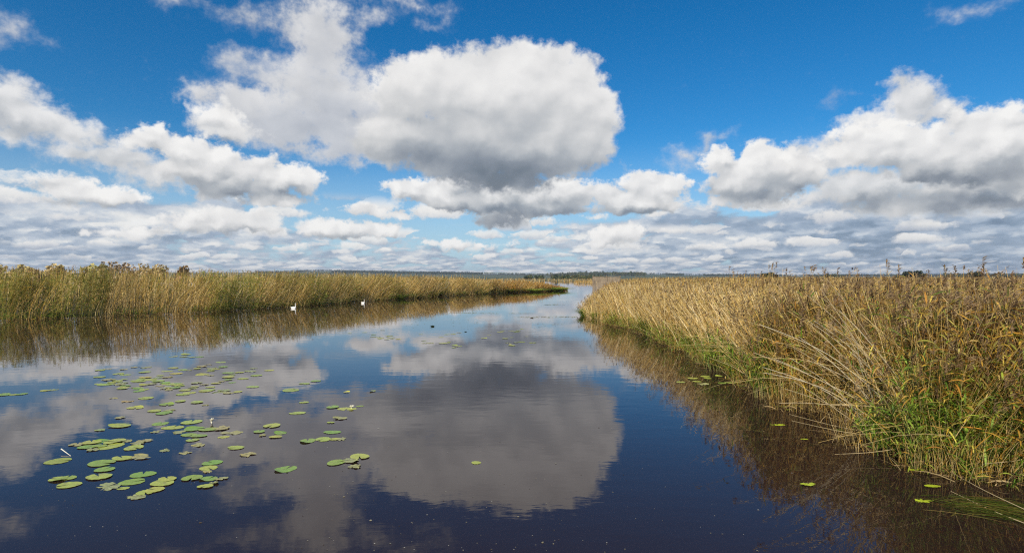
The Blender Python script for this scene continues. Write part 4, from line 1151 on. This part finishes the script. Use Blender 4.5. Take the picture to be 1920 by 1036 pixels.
# bent bare stalks hanging out over the water
STK = [((1630, 788), (1443, 721)), ((1658, 833), (1480, 766)), ((1654, 829), (1500, 689)), ((1642, 804), (1455, 707)), ((1666, 764), (1451, 638)), ((1678, 764), (1536, 650)), ((1630, 731), (1540, 626)),
       ((1646, 707), (1484, 589)), ((1660, 720), (1510, 570)), ((1690, 800), (1470, 700)), ((1700, 770), (1560, 600)), ((1720, 760), (1590, 570)), ((1655, 780), (1440, 690)), ((1675, 745), (1492, 612)), ((1640, 760), (1462, 668)),
       ((1710, 820), (1520, 650)), ((1690, 740), (1560, 560)), ((1625, 745), (1445, 655)), ((1730, 800), (1575, 640)), ((1668, 812), (1530, 700)), ((1640, 820), (1490, 735)), ((1648, 700), (1525, 545))]
for (a, b_) in list(STK)[:8]: STK.append(((a[0]+random.uniform(-25, 45), a[1]+random.uniform(-30, 20)), (b_[0]+random.uniform(-20, 60), b_[1]+random.uniform(-30, 40))))
for i, (a, b_) in enumerate(STK):
    Yb = 10.6+random.uniform(-.6, .8); Yt = Yb - random.uniform(.3, 1.0)
    b_ = (b_[0]+random.uniform(-30, 55), b_[1]-random.uniform(-12, 45))
    p0, p1 = np.array(pt(*a, Yb)), np.array(pt(*b_, Yt))
    p0 = p0 + (p0-p1)*.12
    mid = (p0+p1)/2 + np.array([random.uniform(-.08, .08), 0, random.uniform(-.01, .11)*np.linalg.norm(p1-p0)])
    q1 = (p0+mid)/2 + np.array([0, 0, .03]); q2 = (p1+mid)/2 + np.array([0, 0, .035])
    stalk('bent_reed_stalk', [p0, q1, mid, q2, p1], .0098, MAT_STEM, 'long pale bare reed stalk thrown over towards the water in the leaning sheaf', 'reed stalk', 'leaning sheaf of bare stalks on the right bank', random.choice([(.86, .76, .54), (.80, .69, .48), (.70, .56, .34)]), 14)
for a, b_, Yb, Yt, lab in [((1640, 812), (1480, 776), 10.2, 9.9, 'upper of two long pale stalks lying low over the dark water'), ((1655, 820), (1484, 788), 9.9, 9.6, 'lower of two long pale stalks lying low over the dark water'),
                       ((1960, 1020), (1783, 921), 6.6, 7.9, 'straight pale stalk slanting into the water at the lower right corner'), ((1950, 990), (1775, 880), 7.0, 8.7, 'thin stalk arching down past the lime leaves to the lower right corner'),
                       ((1960, 851), (1843, 869), 8.4, 8.2, 'single white stalk sticking out to the left at the right edge'), ((1700, 838), (1565, 851), 9.4, 9.2, 'short broken stalk poking out low over the water, left of the foreground reeds')]:
    p0, p1 = np.array(pt(*a, Yb)), np.array(pt(*b_, Yt)); p0[2] = max(p0[2], .05); p1[2] = max(p1[2], .02)
    mid = (p0+p1)/2 + np.array([0, 0, -.03])
    stalk('bent_reed_stalk', [p0, (p0+mid)/2, mid, (p1+mid)/2, p1], .0065, MAT_STEM, lab, 'reed stalk', 'single stalks low over the right water', (.55, .43, .24), 12)

# dead stems and weed under the surface by the right bank
S = Soup()
xy, outw, q = along(RB_EDGE, 900, 2.2, 1, 1.0, 7, 16, off=-2.6); n = len(xy)
a = rng.uniform(0, 3.14, n); L = rng.uniform(.15, .7, n); t = np.linspace(0, 1, 4)[None]
P = np.stack([xy[:, 0:1]+np.cos(a)[:, None]*L[:, None]*t, xy[:, 1:2]+np.sin(a)[:, None]*L[:, None]*t + .05*np.sin(t*5), -rng.uniform(.015, .15, n)[:, None]+0*t], -1)
S.ribbon(P, np.c_[-np.sin(a), np.cos(a), np.zeros(n)], np.full((n, 4), .007), pick(np.array([(.30, .24, .08), (.20, .22, .06), (.38, .28, .12)]), n))
o = S.build('submerged_stems', MAT_LEAF); tag(o, 'brown dead stems lying under the water beside the right reeds', 'water weed', None, 'stuff')
S = Soup(); n = 170
x, y = W(1800, 945); a = rng.normal(-.42, .34, n); L = rng.uniform(.2, 1.0, n); t = np.linspace(0, 1, 5)[None]
x0 = x+rng.normal(.1, .22, n); y0 = y+rng.normal(-.05, .18, n)
P = np.stack([x0[:, None]+np.cos(a)[:, None]*L[:, None]*t, y0[:, None]+np.sin(a)[:, None]*L[:, None]*t - .12*t**2, .010-.03*t*rng.random((n, 1))+.03*np.sin(t*3.1)*rng.random((n, 1))], -1)
S.ribbon(P, np.c_[-np.sin(a), np.cos(a), np.zeros(n)], .0065*np.array([[.6, 1, 1, .7, .1]])*rng.uniform(.6, 1.2, (n, 1)), mixcols([(LGREEN*.5, 1), (LOLIVE*.5, .6), (LDRY*.5, .3)], n))
o = S.build('trailing_grass', MAT_LEAF); tag(o, 'dark green grass trailing on the water towards the lower right corner', 'grass')

# floating specks
S = Soup(); n = 420
px = np.concatenate([rng.uniform(60, 1500, 330), rng.uniform(620, 1180, 90)]); py = 640+396*rng.random(n)**.8
k_ = (px < 1300) | (py > 880); px, py = px[k_], py[k_]; n = len(px)
y = F*H/(py-CY); x = (px-CX)/F*y
m = 7; th = np.arange(m)*2*np.pi/m
r = rng.uniform(.003, .011, n)*np.where(rng.random(n) < .08, 2.0, 1)
v = np.stack([x[:, None]+np.cos(th)[None]*r[:, None]*rng.uniform(.4, 1.3, (n, m)), y[:, None]+np.sin(th)[None]*r[:, None]*rng.uniform(.4, 1.3, (n, m)), np.full((n, m), .004)], -1).reshape(-1, 3)
cc = np.repeat(pick(np.array([(.50, .48, .42), (.30, .28, .22), (.12, .09, .06), (.45, .40, .25)]), n), m, 0)
o = npmesh('floating_specks', v, [np.arange(n*m).reshape(n, m)], MAT_LEAF, None, cc); tag(o, 'fine pale specks and seeds scattered over the dark near water', 'specks', None, 'stuff')

# ------------------------------------------------------------------ air
m_haze, out = newmat('haze')
pv = m_haze.node_tree.nodes.new('ShaderNodeVolumePrincipled')
pv.inputs['Color'].default_value = (.80, .88, 1.0, 1); pv.inputs['Density'].default_value = 1.5e-4; pv.inputs['Anisotropy'].default_value = .2
m_haze.node_tree.links.new(pv.outputs[0], out.inputs['Volume'])
haze = boxes('haze', [(0, 1625, 25, 10900, 3900, 53.9)], m_haze)
haze['kind'] = 'stuff'; haze['label'] = 'thin pale blue air fading the far hills'; haze['category'] = 'haze'
